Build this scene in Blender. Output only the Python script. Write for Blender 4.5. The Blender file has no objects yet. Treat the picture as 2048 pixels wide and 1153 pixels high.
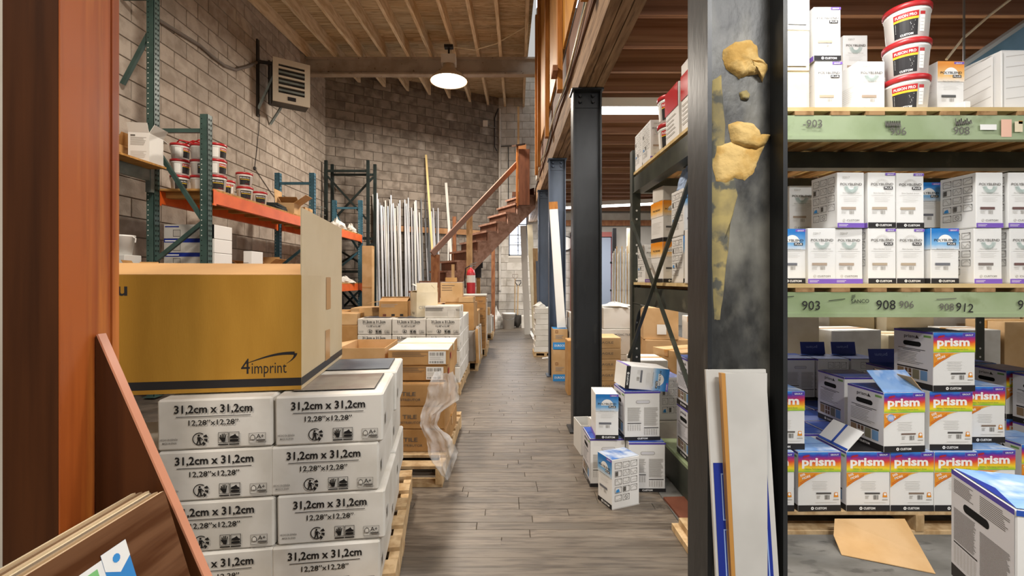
import bpy, bmesh, math, random
from mathutils import Vector, Matrix, noise

# ------------------------------------------------------------------ camera, world, lights, exposure
F, CX, CY, H = 910.0, 1015.0, 560.0, 1.18          # focal length and principal point in pixels of the 2048x1153 frame
scene = bpy.context.scene
COL = scene.collection
RND = random.Random(11)
PI = math.pi

cam_d = bpy.data.cameras.new('camera')
cam_d.sensor_fit = 'HORIZONTAL'
cam_d.sensor_width = 36.0
cam_d.lens = 36.0 * F / 2048.0
cam_d.shift_x = (1024.0 - CX) / 2048.0
cam_d.shift_y = -(576.5 - CY) / 2048.0
cam_d.clip_start = 0.02
cam_d.clip_end = 200
cam = bpy.data.objects.new('camera', cam_d)
cam.location = (0, 0, H)
cam.rotation_euler = (PI / 2, 0, 0)
COL.objects.link(cam)
scene.camera = cam

world = bpy.data.worlds.new('world')
scene.world = world
world.use_nodes = True
wb = world.node_tree.nodes['Background']
wb.inputs[0].default_value = (1.0, 0.985, 0.96, 1)
wb.inputs[1].default_value = 0.40

scene.view_settings.view_transform = 'Standard'
scene.view_settings.look = 'None'
scene.view_settings.gamma = 1
scene.view_settings.use_curve_mapping = False
scene.view_settings.exposure = 0.40

def area(name, loc, size, power, color=(1, 1, 1), rot=(0, 0, 0), size_y=None):
    l = bpy.data.lights.new(name, 'AREA')
    l.energy = power
    l.color = color
    l.size = size
    if size_y:
        l.shape = 'RECTANGLE'
        l.size_y = size_y
    o = bpy.data.objects.new(name, l)
    o.location = loc
    o.rotation_euler = rot
    COL.objects.link(o)
    return o

# the tubes of the fluorescent strips under the mezzanine (their housings are built further down)
TUBES = [  # x centre, y, z, length, yaw, power
    (1.19, 4.34, 2.80, 0.80, 0.0, 28),
    (2.30, 9.9, 2.80, 2.4, -0.28, 105),
    (1.19, 1.7, 2.80, 0.80, 0.0, 20),  # unseen strip, put in to light the sides facing the aisle
    (3.20, 0.40, 2.80, 1.22, 0.0, 26),
    (1.19, -0.3, 2.80, 0.80, 0.0, 54),  # unseen strip near the camera, put in for the same side light
    (2.70, 3.9, 2.80, 1.22, 0.0, 42),  # added behind the rack to brighten the cartons there
    (3.6, 5.6, 2.80, 1.22, 0.0, 36),  # extra strip added for light over the stock behind the rack
]
for (x, y, z, ln, yaw, pw) in TUBES:
    area('tube_light', (x, y, z - 0.055), ln, pw, (1.0, 0.985, 0.96), (0, 0, yaw), 0.10)
# the bulbs of the dome lamps under the roof
DOMES = [(-1.07, 8.3, 4.70, 190), (-1.6, 3.0, 4.55, 120), (-1.6, -1.5, 4.4, 90)]  # the second and third are unseen, added to light the left side
for (x, y, z, pw) in DOMES:
    area('dome_light', (x, y, z - 0.02), 0.5, pw, (1.0, 0.90, 0.78))
# daylight through the small rear window
area('window_light', (0.275, 11.70, 2.35), 0.45, 18, (0.86, 0.92, 1.0), (-PI / 2, 0, 0), 1.0)

# ------------------------------------------------------------------ helpers
def P(px, py, d):
    return Vector(((px - CX) * d / F, d, H - (py - CY) * d / F))
def proj(p):
    return (CX + p[0] * F / p[1], CY - (p[2] - H) * F / p[1]) if p[1] > 0.05 else (-9e9, -9e9)
def lin(h):
    h = h.lstrip('#')
    c = [int(h[i:i + 2], 16) / 255.0 for i in (0, 2, 4)]
    return tuple((x / 12.92 if x <= 0.04045 else ((x + 0.055) / 1.055) ** 2.4) for x in c) + (1,)

MATS = {}
def M(name, c, rough=0.75, metal=0.0, c2=None, scale=6.0, detail=4.0, lo=0.42, hi=0.62, stretch=(1, 1, 1),
      objvar=0.0, bump=0.0, bscale=40.0, spec=0.3, alpha=1.0, coat=0.0, trans=0.0, emit=0.0, c3=None, scale3=2.0, lo3=.5, hi3=.7):
    """procedural principled material: base colour, a second colour through stretched noise, a third through coarse noise"""
    if name in MATS:
        return MATS[name]
    m = bpy.data.materials.new(name)
    m.use_nodes = True
    nt = m.node_tree
    b = nt.nodes['Principled BSDF']
    b.inputs['Coat Roughness'].default_value = 0.22
    b.inputs['Roughness'].default_value = rough
    b.inputs['Metallic'].default_value = metal
    b.inputs['Specular IOR Level'].default_value = spec
    b.inputs['Coat Weight'].default_value = coat
    b.inputs['Transmission Weight'].default_value = trans
    b.inputs['Alpha'].default_value = alpha
    col = lin(c)
    b.inputs['Base Color'].default_value = col
    m.diffuse_color = col
    if emit:
        b.inputs['Emission Color'].default_value = col
        b.inputs['Emission Strength'].default_value = emit
    out = None
    tc = mp = None
    if c2 or c3 or bump:
        tc = nt.nodes.new('ShaderNodeTexCoord')
        mp = nt.nodes.new('ShaderNodeMapping')
        mp.inputs['Scale'].default_value = stretch
        nt.links.new(tc.outputs['Object'], mp.inputs['Vector'])
        if objvar:
            oi = nt.nodes.new('ShaderNodeObjectInfo')
            ad = nt.nodes.new('ShaderNodeVectorMath')
            ad.operation = 'MULTIPLY'
            ad.inputs[0].default_value = (37, 23, 51)
            nt.links.new(oi.outputs['Random'], ad.inputs[1])
            nt.links.new(ad.outputs[0], mp.inputs['Location'])
    def blend(prev, colour, sc, a, z):
        n = nt.nodes.new('ShaderNodeTexNoise')
        n.inputs['Scale'].default_value = sc
        n.inputs['Detail'].default_value = detail
        nt.links.new(mp.outputs[0], n.inputs['Vector'])
        mr = nt.nodes.new('ShaderNodeMapRange')
        mr.inputs[1].default_value = a
        mr.inputs[2].default_value = z
        nt.links.new(n.outputs['Fac'], mr.inputs[0])
        mx = nt.nodes.new('ShaderNodeMix')
        mx.data_type = 'RGBA'
        nt.links.new(mr.outputs[0], mx.inputs[0])
        if prev is None:
            mx.inputs[6].default_value = col
        else:
            nt.links.new(prev, mx.inputs[6])
        mx.inputs[7].default_value = lin(colour)
        return mx.outputs[2]
    if c2:
        out = blend(out, c2, scale, lo, hi)
    if c3:
        out = blend(out, c3, scale3, lo3, hi3)
    if objvar:
        oi = nt.nodes.new('ShaderNodeObjectInfo')
        mr = nt.nodes.new('ShaderNodeMapRange')
        mr.inputs[3].default_value = 1 - objvar
        mr.inputs[4].default_value = 1 + objvar
        nt.links.new(oi.outputs['Random'], mr.inputs[0])
        hs = nt.nodes.new('ShaderNodeHueSaturation')
        nt.links.new(mr.outputs[0], hs.inputs['Value'])
        if out is None:
            hs.inputs['Color'].default_value = col
        else:
            nt.links.new(out, hs.inputs['Color'])
        out = hs.outputs[0]
    if out is not None:
        nt.links.new(out, b.inputs['Base Color'])
    if bump:
        n = nt.nodes.new('ShaderNodeTexNoise')
        n.inputs['Scale'].default_value = bscale
        n.inputs['Detail'].default_value = 5
        nt.links.new(mp.outputs[0], n.inputs['Vector'])
        bm = nt.nodes.new('ShaderNodeBump')
        bm.inputs['Strength'].default_value = bump
        bm.inputs['Distance'].default_value = 0.01
        nt.links.new(n.outputs['Fac'], bm.inputs['Height'])
        nt.links.new(bm.outputs[0], b.inputs['Normal'])
    MATS[name] = m
    return m

def ramp_mat(name, stops, lo, hi, axis=2, rough=0.4):
    """flat print that blends through colours along one object axis"""
    if name in MATS:
        return MATS[name]
    m = bpy.data.materials.new(name)
    m.use_nodes = True
    nt = m.node_tree
    b = nt.nodes['Principled BSDF']
    b.inputs['Roughness'].default_value = rough
    tc = nt.nodes.new('ShaderNodeTexCoord')
    sp = nt.nodes.new('ShaderNodeSeparateXYZ')
    nt.links.new(tc.outputs['Object'], sp.inputs[0])
    nz = nt.nodes.new('ShaderNodeTexNoise')
    nz.inputs['Scale'].default_value = 18
    nt.links.new(tc.outputs['Object'], nz.inputs['Vector'])
    ad = nt.nodes.new('ShaderNodeMath')
    ad.operation = 'MULTIPLY_ADD'
    ad.inputs[1].default_value = 0.03 * abs(hi - lo) / 0.1
    nt.links.new(nz.outputs['Fac'], ad.inputs[0])
    nt.links.new(sp.outputs[axis], ad.inputs[2])
    mr = nt.nodes.new('ShaderNodeMapRange')
    mr.inputs[1].default_value = lo
    mr.inputs[2].default_value = hi
    nt.links.new(ad.outputs[0], mr.inputs[0])
    cr = nt.nodes.new('ShaderNodeValToRGB')
    e = cr.color_ramp.elements
    e[0].position, e[0].color = stops[0][0], lin(stops[0][1])
    e[1].position, e[1].color = stops[-1][0], lin(stops[-1][1])
    for p, c in stops[1:-1]:
        k = e.new(p)
        k.color = lin(c)
    nt.links.new(mr.outputs[0], cr.inputs[0])
    nt.links.new(cr.outputs[0], b.inputs['Base Color'])
    MATS[name] = m
    return m

class MB:
    """mesh builder: boxes, bars, tubes, lathes, prisms -> one mesh"""
    def __init__(s):
        s.v, s.f, s.m, s.mats = [], [], [], []
    def mi(s, mat):
        if mat not in s.mats:
            s.mats.append(mat)
        return s.mats.index(mat)
    def add(s, vs, fs, mat):
        o = len(s.v)
        k = s.mi(mat)
        s.v += [tuple(v) for v in vs]
        for f in fs:
            s.f.append(tuple(i + o for i in f))
            s.m.append(k)
    def box(s, lo, hi, mat, M4=None):
        x0, y0, z0 = lo
        x1, y1, z1 = hi
        vs = [Vector(p) for p in ((x0, y0, z0), (x1, y0, z0), (x1, y1, z0), (x0, y1, z0), (x0, y0, z1), (x1, y0, z1), (x1, y1, z1), (x0, y1, z1))]
        if M4:
            vs = [M4 @ v for v in vs]
        s.add(vs, [(3, 2, 1, 0), (4, 5, 6, 7), (0, 1, 5, 4), (1, 2, 6, 5), (2, 3, 7, 6), (3, 0, 4, 7)], mat)
        return s
    def bar(s, p, q, w, t, mat, up=(0, 0, 1)):
        p, q = Vector(p), Vector(q)
        d = (q - p)
        L = d.length
        d.normalize()
        u = Vector(up)
        if abs(d.dot(u)) > 0.98:
            u = Vector((0, 1, 0))
        sd = d.cross(u).normalized()
        u2 = sd.cross(d).normalized()
        m4 = Matrix((sd, d, u2)).transposed().to_4x4()
        m4.translation = p
        return s.box((-w / 2, 0, -t / 2), (w / 2, L, t / 2), mat, m4)
    def tube(s, pts, r, mat, n=8, cap=True):
        pts = [Vector(p) for p in pts]
        rs = r if isinstance(r, (list, tuple)) else [r] * len(pts)
        vs, fs = [], []
        ref = None
        for i, p in enumerate(pts):
            d = (pts[min(i + 1, len(pts) - 1)] - pts[max(i - 1, 0)]).normalized()
            if ref is None:
                ref = d.cross(Vector((0.31, 0.17, 0.94))).normalized()
            a = (ref - d * ref.dot(d)).normalized()
            ref = a
            b = d.cross(a)
            for k in range(n):
                t = 2 * PI * k / n
                vs.append(p + a * math.cos(t) * rs[i] + b * math.sin(t) * rs[i])
        for i in range(len(pts) - 1):
            for k in range(n):
                k2 = (k + 1) % n
                fs.append((i * n + k, i * n + k2, (i + 1) * n + k2, (i + 1) * n + k))
        if cap:
            fs.append(tuple(range(n - 1, -1, -1)))
            fs.append(tuple((len(pts) - 1) * n + k for k in range(n)))
        s.add(vs, fs, mat)
        return s
    def lathe(s, prof, mat, n=24, c=(0, 0, 0)):
        vs, fs = [], []
        for (r, z) in prof:
            for k in range(n):
                t = 2 * PI * k / n
                vs.append((c[0] + r * math.sin(t), c[1] - r * math.cos(t), c[2] + z))
        for i in range(len(prof) - 1):
            for k in range(n):
                k2 = (k + 1) % n
                fs.append((i * n + k, i * n + k2, (i + 1) * n + k2, (i + 1) * n + k))
        s.add(vs, fs, mat)
        return s
    def prism(s, poly, a, b, mat, fn):
        """poly in 2D extruded between a and b; fn(u, v, w) -> 3D"""
        n = len(poly)
        vs = [fn(u, v, a) for (u, v) in poly] + [fn(u, v, b) for (u, v) in poly]
        fs = [tuple(range(n - 1, -1, -1)), tuple(range(n, 2 * n))]
        for i in range(n):
            j = (i + 1) % n
            fs.append((i, j, n + j, n + i))
        s.add(vs, fs, mat)
        return s
    def quad(s, a, b, c, d, mat):
        s.add([a, b, c, d], [(0, 1, 2, 3)], mat)
        return s
    def mesh(s, name, smooth=False):
        me = bpy.data.meshes.new(name)
        me.from_pydata(s.v, [], s.f)
        for m in s.mats:
            me.materials.append(m)
        me.polygons.foreach_set('material_index', s.m)
        if smooth:
            me.polygons.foreach_set('use_smooth', [True] * len(s.f))
        bm = bmesh.new()
        bm.from_mesh(me)
        bmesh.ops.recalc_face_normals(bm, faces=bm.faces)
        bm.to_mesh(me)
        bm.free()
        me.update()
        return me
    def build(s, name, parent=None, loc=(0, 0, 0), rz=0.0, smooth=False):
        return put(name, s.mesh(name, smooth), parent, loc, rz)

def put(name, me, parent=None, loc=(0, 0, 0), rz=0.0, rot=None, scale=None):
    o = bpy.data.objects.new(name, me)
    COL.objects.link(o)
    o.location = loc
    o.rotation_euler = rot if rot else (0, 0, rz)
    if scale:
        o.scale = scale
    if parent:
        o.parent = parent
    return o
def tag(o, label, cat, group=None):
    o['label'] = label
    o['category'] = cat
    if group:
        o['group'] = group
    return o
def thing(name, label, cat, loc=(0, 0, 0), rz=0.0, group=None, rot=None):
    o = bpy.data.objects.new(name, None)
    o.empty_display_size = 0.1
    COL.objects.link(o)
    o.location = loc
    o.rotation_euler = rot if rot else (0, 0, rz)
    return tag(o, label, cat, group)
def struct(o):
    o['kind'] = 'structure'
    return o
def kids(o):
    return [c for c in bpy.data.objects if c.parent == o]
CACHE = {}
def bevel_box(w, d, h, bev=0.004, mats=(), dent=0.0, seed=0, sub=0):
    """box with base at z=0, centred in x and y, worn edges; mats: one, or (body, top)"""
    key = ('bb', round(w, 4), round(d, 4), round(h, 4), bev, tuple(m.name for m in mats), dent, seed, sub)
    if key in CACHE:
        return CACHE[key]
    bm = bmesh.new()
    bmesh.ops.create_cube(bm, size=1)
    bmesh.ops.scale(bm, vec=(w, d, h), verts=bm.verts)
    bmesh.ops.translate(bm, vec=(0, 0, h / 2), verts=bm.verts)
    if sub:
        bmesh.ops.subdivide_edges(bm, edges=bm.edges[:], cuts=sub, use_grid_fill=True)
    else:
        bmesh.ops.bevel(bm, geom=bm.edges[:], offset=bev, segments=1, affect='EDGES')
    if dent:
        for v in bm.verts:
            n = noise.noise_vector(Vector((v.co.x * 9 + seed * 3.1, v.co.y * 9 + seed, v.co.z * 9 + seed * 1.7)))
            k = Vector((n.x * dent, n.y * dent, n.z * dent))
            if v.co.z < bev * 1.5:
                k.z = 0
            v.co += k
    bm.normal_update()
    me = bpy.data.meshes.new('box')
    for m in mats:
        me.materials.append(m)
    if len(mats) > 1:
        for f in bm.faces:
            if f.normal.z > 0.8:
                f.material_index = 1
    bm.to_mesh(me)
    bm.free()
    CACHE[key] = me
    return me

# ------------------------------------------------------------------ flat print: polygons and letters on a face plane (u right, v up)
GL = {}
def glyphs(t, bold):
    k = (t, bold)
    if k not in GL:
        cu = bpy.data.curves.new('t', 'FONT')
        cu.body = t
        cu.size = 1
        cu.resolution_u = 2
        cu.offset = bold
        o = bpy.data.objects.new('t', cu)
        me = bpy.data.meshes.new_from_object(o)
        vs = [(v.co.x, v.co.y) for v in me.vertices]
        fs = [tuple(p.vertices) for p in me.polygons]
        bpy.data.objects.remove(o)
        bpy.data.curves.remove(cu)
        bpy.data.meshes.remove(me)
        x0 = min((v[0] for v in vs), default=0)
        x1 = max((v[0] for v in vs), default=1)
        GL[k] = ([(x - x0, y) for x, y in vs], fs, x1 - x0)
    return GL[k]

class PR:
    def __init__(s):
        s.v, s.f, s.m, s.mats = [], [], [], []
    def _add(s, vs, fs, mat, L):
        if mat not in s.mats:
            s.mats.append(mat)
        k = s.mats.index(mat)
        o = len(s.v)
        s.v += [(u, -0.0004 * L, v) for (u, v) in vs]
        for f in fs:
            s.f.append(tuple(i + o for i in f))
            s.m.append(k)
    def poly(s, pts, mat, L=1):
        s._add(pts, [tuple(range(len(pts)))], mat, L)
        return s
    def rect(s, u0, v0, u1, v1, mat, L=1, n=1):
        for i in range(n):
            a = u0 + (u1 - u0) * i / n
            b = u0 + (u1 - u0) * (i + 1) / n
            s.poly([(a, v0), (b, v0), (b, v1), (a, v1)], mat, L)
        return s
    def frame(s, u0, v0, u1, v1, t, mat, L=2):
        s.rect(u0, v0, u1, v0 + t, mat, L)
        s.rect(u0, v1 - t, u1, v1, mat, L)
        s.rect(u0, v0 + t, u0 + t, v1 - t, mat, L)
        s.rect(u1 - t, v0 + t, u1, v1 - t, mat, L)
        return s
    def line(s, a, b, w, mat, L=2):
        a, b = Vector(a), Vector(b)
        d = (b - a).normalized() * (w / 2)
        n = Vector((-d.y, d.x))
        s.poly([tuple(a - n), tuple(b - n), tuple(b + n), tuple(a + n)], mat, L)
        return s
    def disc(s, cu, cv, r, mat, L=2, n=18, hole=0.0, a0=0.0, a1=2 * PI):
        if hole:
            for i in range(n):
                t0 = a0 + (a1 - a0) * i / n
                t1 = a0 + (a1 - a0) * (i + 1) / n
                s.poly([(cu + hole * math.cos(t0), cv + hole * math.sin(t0)), (cu + r * math.cos(t0), cv + r * math.sin(t0)),
                        (cu + r * math.cos(t1), cv + r * math.sin(t1)), (cu + hole * math.cos(t1), cv + hole * math.sin(t1))], mat, L)
        else:
            pts = [(cu + r * math.cos(a0 + (a1 - a0) * i / n), cv + r * math.sin(a0 + (a1 - a0) * i / n)) for i in range(n + (0 if a1 - a0 > 6.2 else 1))]
            s.poly(pts, mat, L)
        return s
    def text(s, t, u, v, size, mat, L=2, al='L', bold=0.0, fit=None, rot=0.0):
        vs, fs, w = glyphs(t, bold)
        sx = sy = size
        if fit:
            sx = fit / w
        W = w * sx
        o = {'L': 0, 'C': -W / 2, 'R': -W}[al]
        c, n = math.cos(rot), math.sin(rot)
        pts = []
        for (x, y) in vs:
            a, b = x * sx + o, y * sy
            pts.append((u + a * c - b * n, v + a * n + b * c))
        s._add(pts, fs, mat, L)
        return s
    def lines(s, u0, v0, u1, v1, n, t, mat, L=2, rag=0.25, seed=1):
        r = random.Random(seed)
        for i in range(n):
            v = v1 - (v1 - v0) * (i + 0.5) / n
            s.rect(u0, v - t / 2, u1 - (u1 - u0) * rag * r.random(), v + t / 2, mat, L)
        return s
    def barcode(s, u0, v0, u1, v1, mat, L=2, n=9, seed=3):
        r = random.Random(seed)
        for i in range(n):
            a = u0 + (u1 - u0) * i / n
            s.rect(a, v0, a + (u1 - u0) / n * (0.25 + 0.5 * r.random()), v1, mat, L)
        return s
    def mesh(s, name='print', fn=None):
        me = bpy.data.meshes.new(name)
        me.from_pydata([fn(*v) for v in s.v] if fn else s.v, [], s.f)
        for m in s.mats:
            me.materials.append(m)
        me.polygons.foreach_set('material_index', s.m)
        me.update()
        return me

def face(o, me, side, w, d, h, name=None, flip=False):
    """put a print on one face of the box o (box centred in x and y, base at z=0)"""
    e = 0.0006
    if side == 'front':
        loc, rot, nm = (-w / 2, -d / 2 - e, 0), (0, 0, 0), 'front_print'
    elif side == 'back':
        loc, rot, nm = (w / 2, d / 2 + e, 0), (0, 0, PI), 'back_print'
    elif side == 'left':
        loc, rot, nm = (-w / 2 - e, d / 2, 0), (0, 0, -PI / 2), 'side_print'
    elif side == 'right':
        loc, rot, nm = (w / 2 + e, -d / 2, 0), (0, 0, PI / 2), 'side_print'
    else:
        loc, rot, nm = (-w / 2, -d / 2, h + e), (-PI / 2, 0, 0), 'top_print'
    return put(name or nm, me, o, loc, rot=rot)

# ------------------------------------------------------------------ materials
m_floor = M('floor_board', '#756a5d', 0.42, c2='#5a5046', scale=3, stretch=(2, 18, 4), objvar=0.16, bump=0.12, bscale=9, spec=0.35, c3='#6c6358', scale3=1.2)
m_sub = M('subfloor', '#4a4138', 0.9, c2='#3a332c', scale=8)
m_conc = M('concrete', '#7f7d78', 0.7, c2='#686661', scale=3, c3='#5c5a56', scale3=9, lo3=.56, hi3=.66, bump=0.15, bscale=14, stretch=(1, 2.2, 1))
m_mort = M('mortar', '#786f65', 0.95, c2='#6b6258', scale=9)
m_block = M('block_left', '#a99e92', 0.95, c2='#958a7e', scale=7, objvar=0.10, bump=0.35, bscale=60, c3='#bdb4a8', scale3=2.2, lo3=.60, hi3=.80, stretch=(.42, 1, 1))
m_block2 = M('block_slant', '#8c8379', 0.95, c2='#6f665d', scale=5, objvar=0.13, bump=0.35, bscale=60, c3='#b7b0a6', scale3=1.8, lo3=.60, hi3=.76, stretch=(.42, 1, 1))
m_mort2 = M('mortar_slant', '#6f675f', 0.95, c2='#5d554d', scale=6)
m_block3 = M('block_rear', '#c9c4bc', 0.95, c2='#b3ada3', scale=4, objvar=0.07, bump=0.35, bscale=60, stretch=(.42, 1, 1))
m_mort3 = M('mortar_rear', '#b1aba2', 0.95)
m_white_wall = M('white_wall', '#dcd7cd', 0.9, c2='#cdc6ba', scale=2.5)
m_plank = M('roof_plank', '#cbb897', 0.85, c2='#a8906c', scale=4, stretch=(1.5, 14, 4), objvar=0.13, c3='#5d4630', scale3=7, lo3=.60, hi3=.70)
m_joist = M('roof_joist', '#dccbae', 0.85, c2='#c4ae8b', scale=3, stretch=(12, 1.2, 6), objvar=0.10)
m_beam = M('beam_paint', '#b0a291', 0.6, c2='#9c8d7c', scale=3, c3='#6e5a45', scale3=20, lo3=.66, hi3=.72)
m_mjoist = M('mezz_joist', '#97705a', 0.8, c2='#76523d', scale=3, stretch=(1.0, 9, 9), objvar=0.12, c3='#ab8669', scale3=2)
m_mdeck = M('mezz_deck', '#8c674a', 0.85, c2='#6d4b2f', scale=3, stretch=(9, 1, 9), objvar=0.12)
m_mbeam = M('mezz_beam', '#8a6f54', 0.8, c2='#6b523b', scale=3, stretch=(12, 1, 12), objvar=0.12, c3='#4e3b2b', scale3=5, lo3=.58, hi3=.7)
m_ply = M('golden_ply', '#c08a3e', 0.55, c2='#a87230', scale=3, stretch=(5, 5, 1), objvar=0.08)
m_brownply = M('brown_board', '#6f4f3c', 0.75, c2='#5c3f2e', scale=3, stretch=(6, 1, 6), objvar=0.10)
m_stud = M('stud', '#b87a3a', 0.7, c2='#9a6228', scale=3, stretch=(9, 9, 1), objvar=0.08)
m_lumber = M('lumber', '#cfae82', 0.8, c2='#b9956a', scale=3, stretch=(6, 6, 2), objvar=0.10)
m_pallet = M('pallet_wood', '#c9ad85', 0.85, c2='#ab8c63', scale=4, stretch=(5, 5, 3), objvar=0.14)
m_brown_lumber = M('brown_lumber', '#9a6a48', 0.75, c2='#815338', scale=3, stretch=(6, 6, 2), objvar=0.08)
m_col = M('column_paint', '#26282a', 0.42, c2='#191b1d', scale=5, stretch=(1, 1, .35), c3='#4e4e4a', scale3=9, lo3=.62, hi3=.76, bump=0.10, bscale=30, spec=0.5)
m_col_near = M('column_worn', '#3a3a38', 0.45, c2='#262624', scale=24, detail=8, stretch=(1, 1, .6), c3='#86847a', scale3=4.5, lo3=.48, hi3=.66, bump=0.22, bscale=34, spec=0.5)
m_colblue = M('column_bluegrey', '#4b576a', 0.45, c2='#3c4757', scale=4, stretch=(1, 1, .35), spec=0.5)
m_putty = M('putty', '#d6b676', 0.8, c2='#c29b55', scale=22, bump=0.6, bscale=35)
m_putty_s = M('putty_smear', '#a89762', 0.8, c2='#857a58', scale=14, c3='#5a5a52', scale3=22, lo3=.52, hi3=.62)
m_black = M('black_ink', '#1d1b1a', 0.6)
m_dark = M('dark_recess', '#0c0c0c', 0.9)
m_steel = M('bare_steel', '#8b8d8c', 0.4, metal=0.7)

# ------------------------------------------------------------------ floor
fb = MB()
fb.box((-4.12, -4, -0.2), (0.838, 12.0, -0.019), m_sub)
fb.box((0.838, -4, -0.2), (7.2, 12.0, 0.0), m_conc)
floor = struct(fb.build('floor'))
bm_ = MB()
bm_.box((0, 0, -0.017), (1, 0.0625, -0.002), m_floor)
bm_.add([(0, 0, -.002), (1, 0, -.002), (1, .0625, -.002), (0, .0625, -.002), (.002, .0015, 0), (.998, .0015, 0), (.998, .061, 0), (.002, .061, 0)],
        [(4, 5, 6, 7), (0, 1, 5, 4), (1, 2, 6, 5), (2, 3, 7, 6), (3, 0, 4, 7)], m_floor)
board_me = bm_.mesh('floor_board')
rest = MB()
nb = 0
y = 2.02
while y < 11.7:
    x = -0.80 - RND.random() * 0.5
    while x < 0.83:
        L = RND.choice((0.42, 0.55, 0.7, 0.85, 1.0))
        x1 = min(x + L, 0.836)
        if x1 - x > 0.06:
            if nb < 300 and x1 > -0.72:
                put('floor_board', board_me, floor, (x, y, RND.uniform(-0.0008, 0.0006)), scale=(x1 - x - 0.0015, 1, 1))
                nb += 1
            else:
                rest.box((x, y, -0.018), (x1 - 0.0015, y + 0.0622, RND.uniform(-0.0008, 0.0006)), m_floor)
        x = x1 if x1 < 0.83 else 9
    y += 0.064
y = -0.5
while y < 2.02:                                        # strip floor towards the camera, below the frame
    rest.box((-3.9, y, -0.018), (0.836, y + 0.0622, 0), m_floor)
    y += 0.064
r_ = rest.build('floor_board', floor)
r_['kind'] = 'stuff'

# ------------------------------------------------------------------ block walls
BL, BH = 0.406, 0.2032
bb = MB()
bb.box((0.004, -0.012, 0.004), (0.402, 0.03, 0.199), m_block)
def block_mesh(mat, name):
    b = MB()
    g, e, t = 0.005, 0.004, 0.012
    x0, x1, z0, z1 = .013, .987, g, BH - g
    b.add([(x0, 0.01, z0), (x1, 0.01, z0), (x1, 0.01, z1), (x0, 0.01, z1),
           (x0, -t + e, z0), (x1, -t + e, z0), (x1, -t + e, z1), (x0, -t + e, z1),
           (x0 + e * 2, -t, z0 + e), (x1 - e * 2, -t, z0 + e), (x1 - e * 2, -t, z1 - e), (x0 + e * 2, -t, z1 - e)],
          [(0, 1, 5, 4), (1, 2, 6, 5), (2, 3, 7, 6), (3, 0, 4, 7), (4, 5, 9, 8), (5, 6, 10, 9), (6, 7, 11, 10), (7, 4, 8, 11), (8, 9, 10, 11)], mat)
    return b.mesh(name)
def block_wall(name, a, b, z0, z1, mat, mort, thick=0.2, top=None, holes=(), pxmin=-60, zlow=0.0, upto=9e9):
    """wall from plan point a to b (face towards the left of a->b reversed: outward = side of the camera)"""
    a, b = Vector((a[0], a[1], 0)), Vector((b[0], b[1], 0))
    e = (b - a)
    L = e.length
    e.normalize()
    rz = math.atan2(e.y, e.x)
    base = MB()
    def slab(s0, s1, za, zb):
        if s1 - s0 > 0.001 and zb - za > 0.001:
            base.box((s0, 0, za), (s1, thick, zb), mort)
    cuts = [(s0, s1, h0, h1) for (s0, s1, h0, h1) in holes]
    if cuts:
        s0, s1, h0, h1 = cuts[0]
        slab(0, s0, 0, z1); slab(s1, L, 0, z1); slab(s0, s1, 0, h0); slab(s0, s1, h1, z1)
    else:
        slab(0, L, 0, z1)
    w = struct(base.build(name, loc=(a.x, a.y, 0), rz=rz))
    me = block_mesh(mat, 'block')
    cnt = 0
    row = int(z0 / BH)
    while row * BH < z1:
        zz = row * BH
        s = -BL / 2 if row % 2 else 0.0
        while s < min(L, upto):
            sa, sb = max(s, 0), min(s + BL, L)
            pieces = [(sa, sb)]
            for (h0, h1, v0, v1) in holes:
                if zz + BH > v0 + 0.02 and zz < v1 - 0.02:
                    np_ = []
                    for (p, q) in pieces:
                        if q <= h0 or p >= h1:
                            np_.append((p, q))
                        else:
                            if p < h0: np_.append((p, h0))
                            if q > h1: np_.append((h1, q))
                    pieces = np_
            for (p, q) in pieces:
                if q - p < 0.05:
                    continue
                mid = a + e * ((p + q) / 2)
                pp = proj((mid.x, mid.y, zz + BH / 2))
                if pxmin < pp[0] < 2120 and -40 < pp[1] < 1200 and zz + BH > zlow and (top is None or zz + BH < top(mid) + 0.1):
                    put('block', me, w, (p, 0, zz), scale=(q - p, 1, 1))
                    cnt += 1
            s += BL
        row += 1
    return w, cnt

XL = -3.92
CORN = (XL, 9.77)
BEND = (-0.23, 11.8)
def ywall(x):
    return 9.77 + 0.5501 * (x - XL) if x < BEND[0] else 11.8
def zroof(y):                                           # underside of the roof joists
    return 5.49 + 0.057 * (y - 8.85)
# the left wall runs along y: its face looks to +x, so it is laid from near to far with a mirrored frame
w1, n1 = block_wall('wall_left', (XL, -4.0), (XL, 9.77), 1.1, 6.2, m_block, m_mort, pxmin=165)
w2, n2 = block_wall('wall_back', CORN, BEND, 0.7, 6.2, m_block2, m_mort2)
WIN = (0.03, 0.52, 1.80, 2.90)
w3, n3 = block_wall('wall_rear', BEND, (7.2, 11.8), 0.0, 6.4, m_block3, m_mort3, holes=[(WIN[0] + 0.23, WIN[1] + 0.23, WIN[2], WIN[3])], upto=1.9)
wr = MB()
wr.box((7.0, -4, 0), (7.2, 11.8, 3.2), m_white_wall)
struct(wr.build('wall_right'))
wp = MB()
wp.box((0.98, 11.70, 2.70), (6.98, 11.785, 2.895), m_white_wall)    # painted board above the ledger, rear right
struct(wp.build('wall_panel_rear'))
tl = MB()
tl.bar((0.95, 11.69, 2.64), (6.9, 11.69, 2.64), 0.14, 0.05, m_brown_lumber, up=(0, 1, 0))
struct(tl.build('trim_1'))

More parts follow.
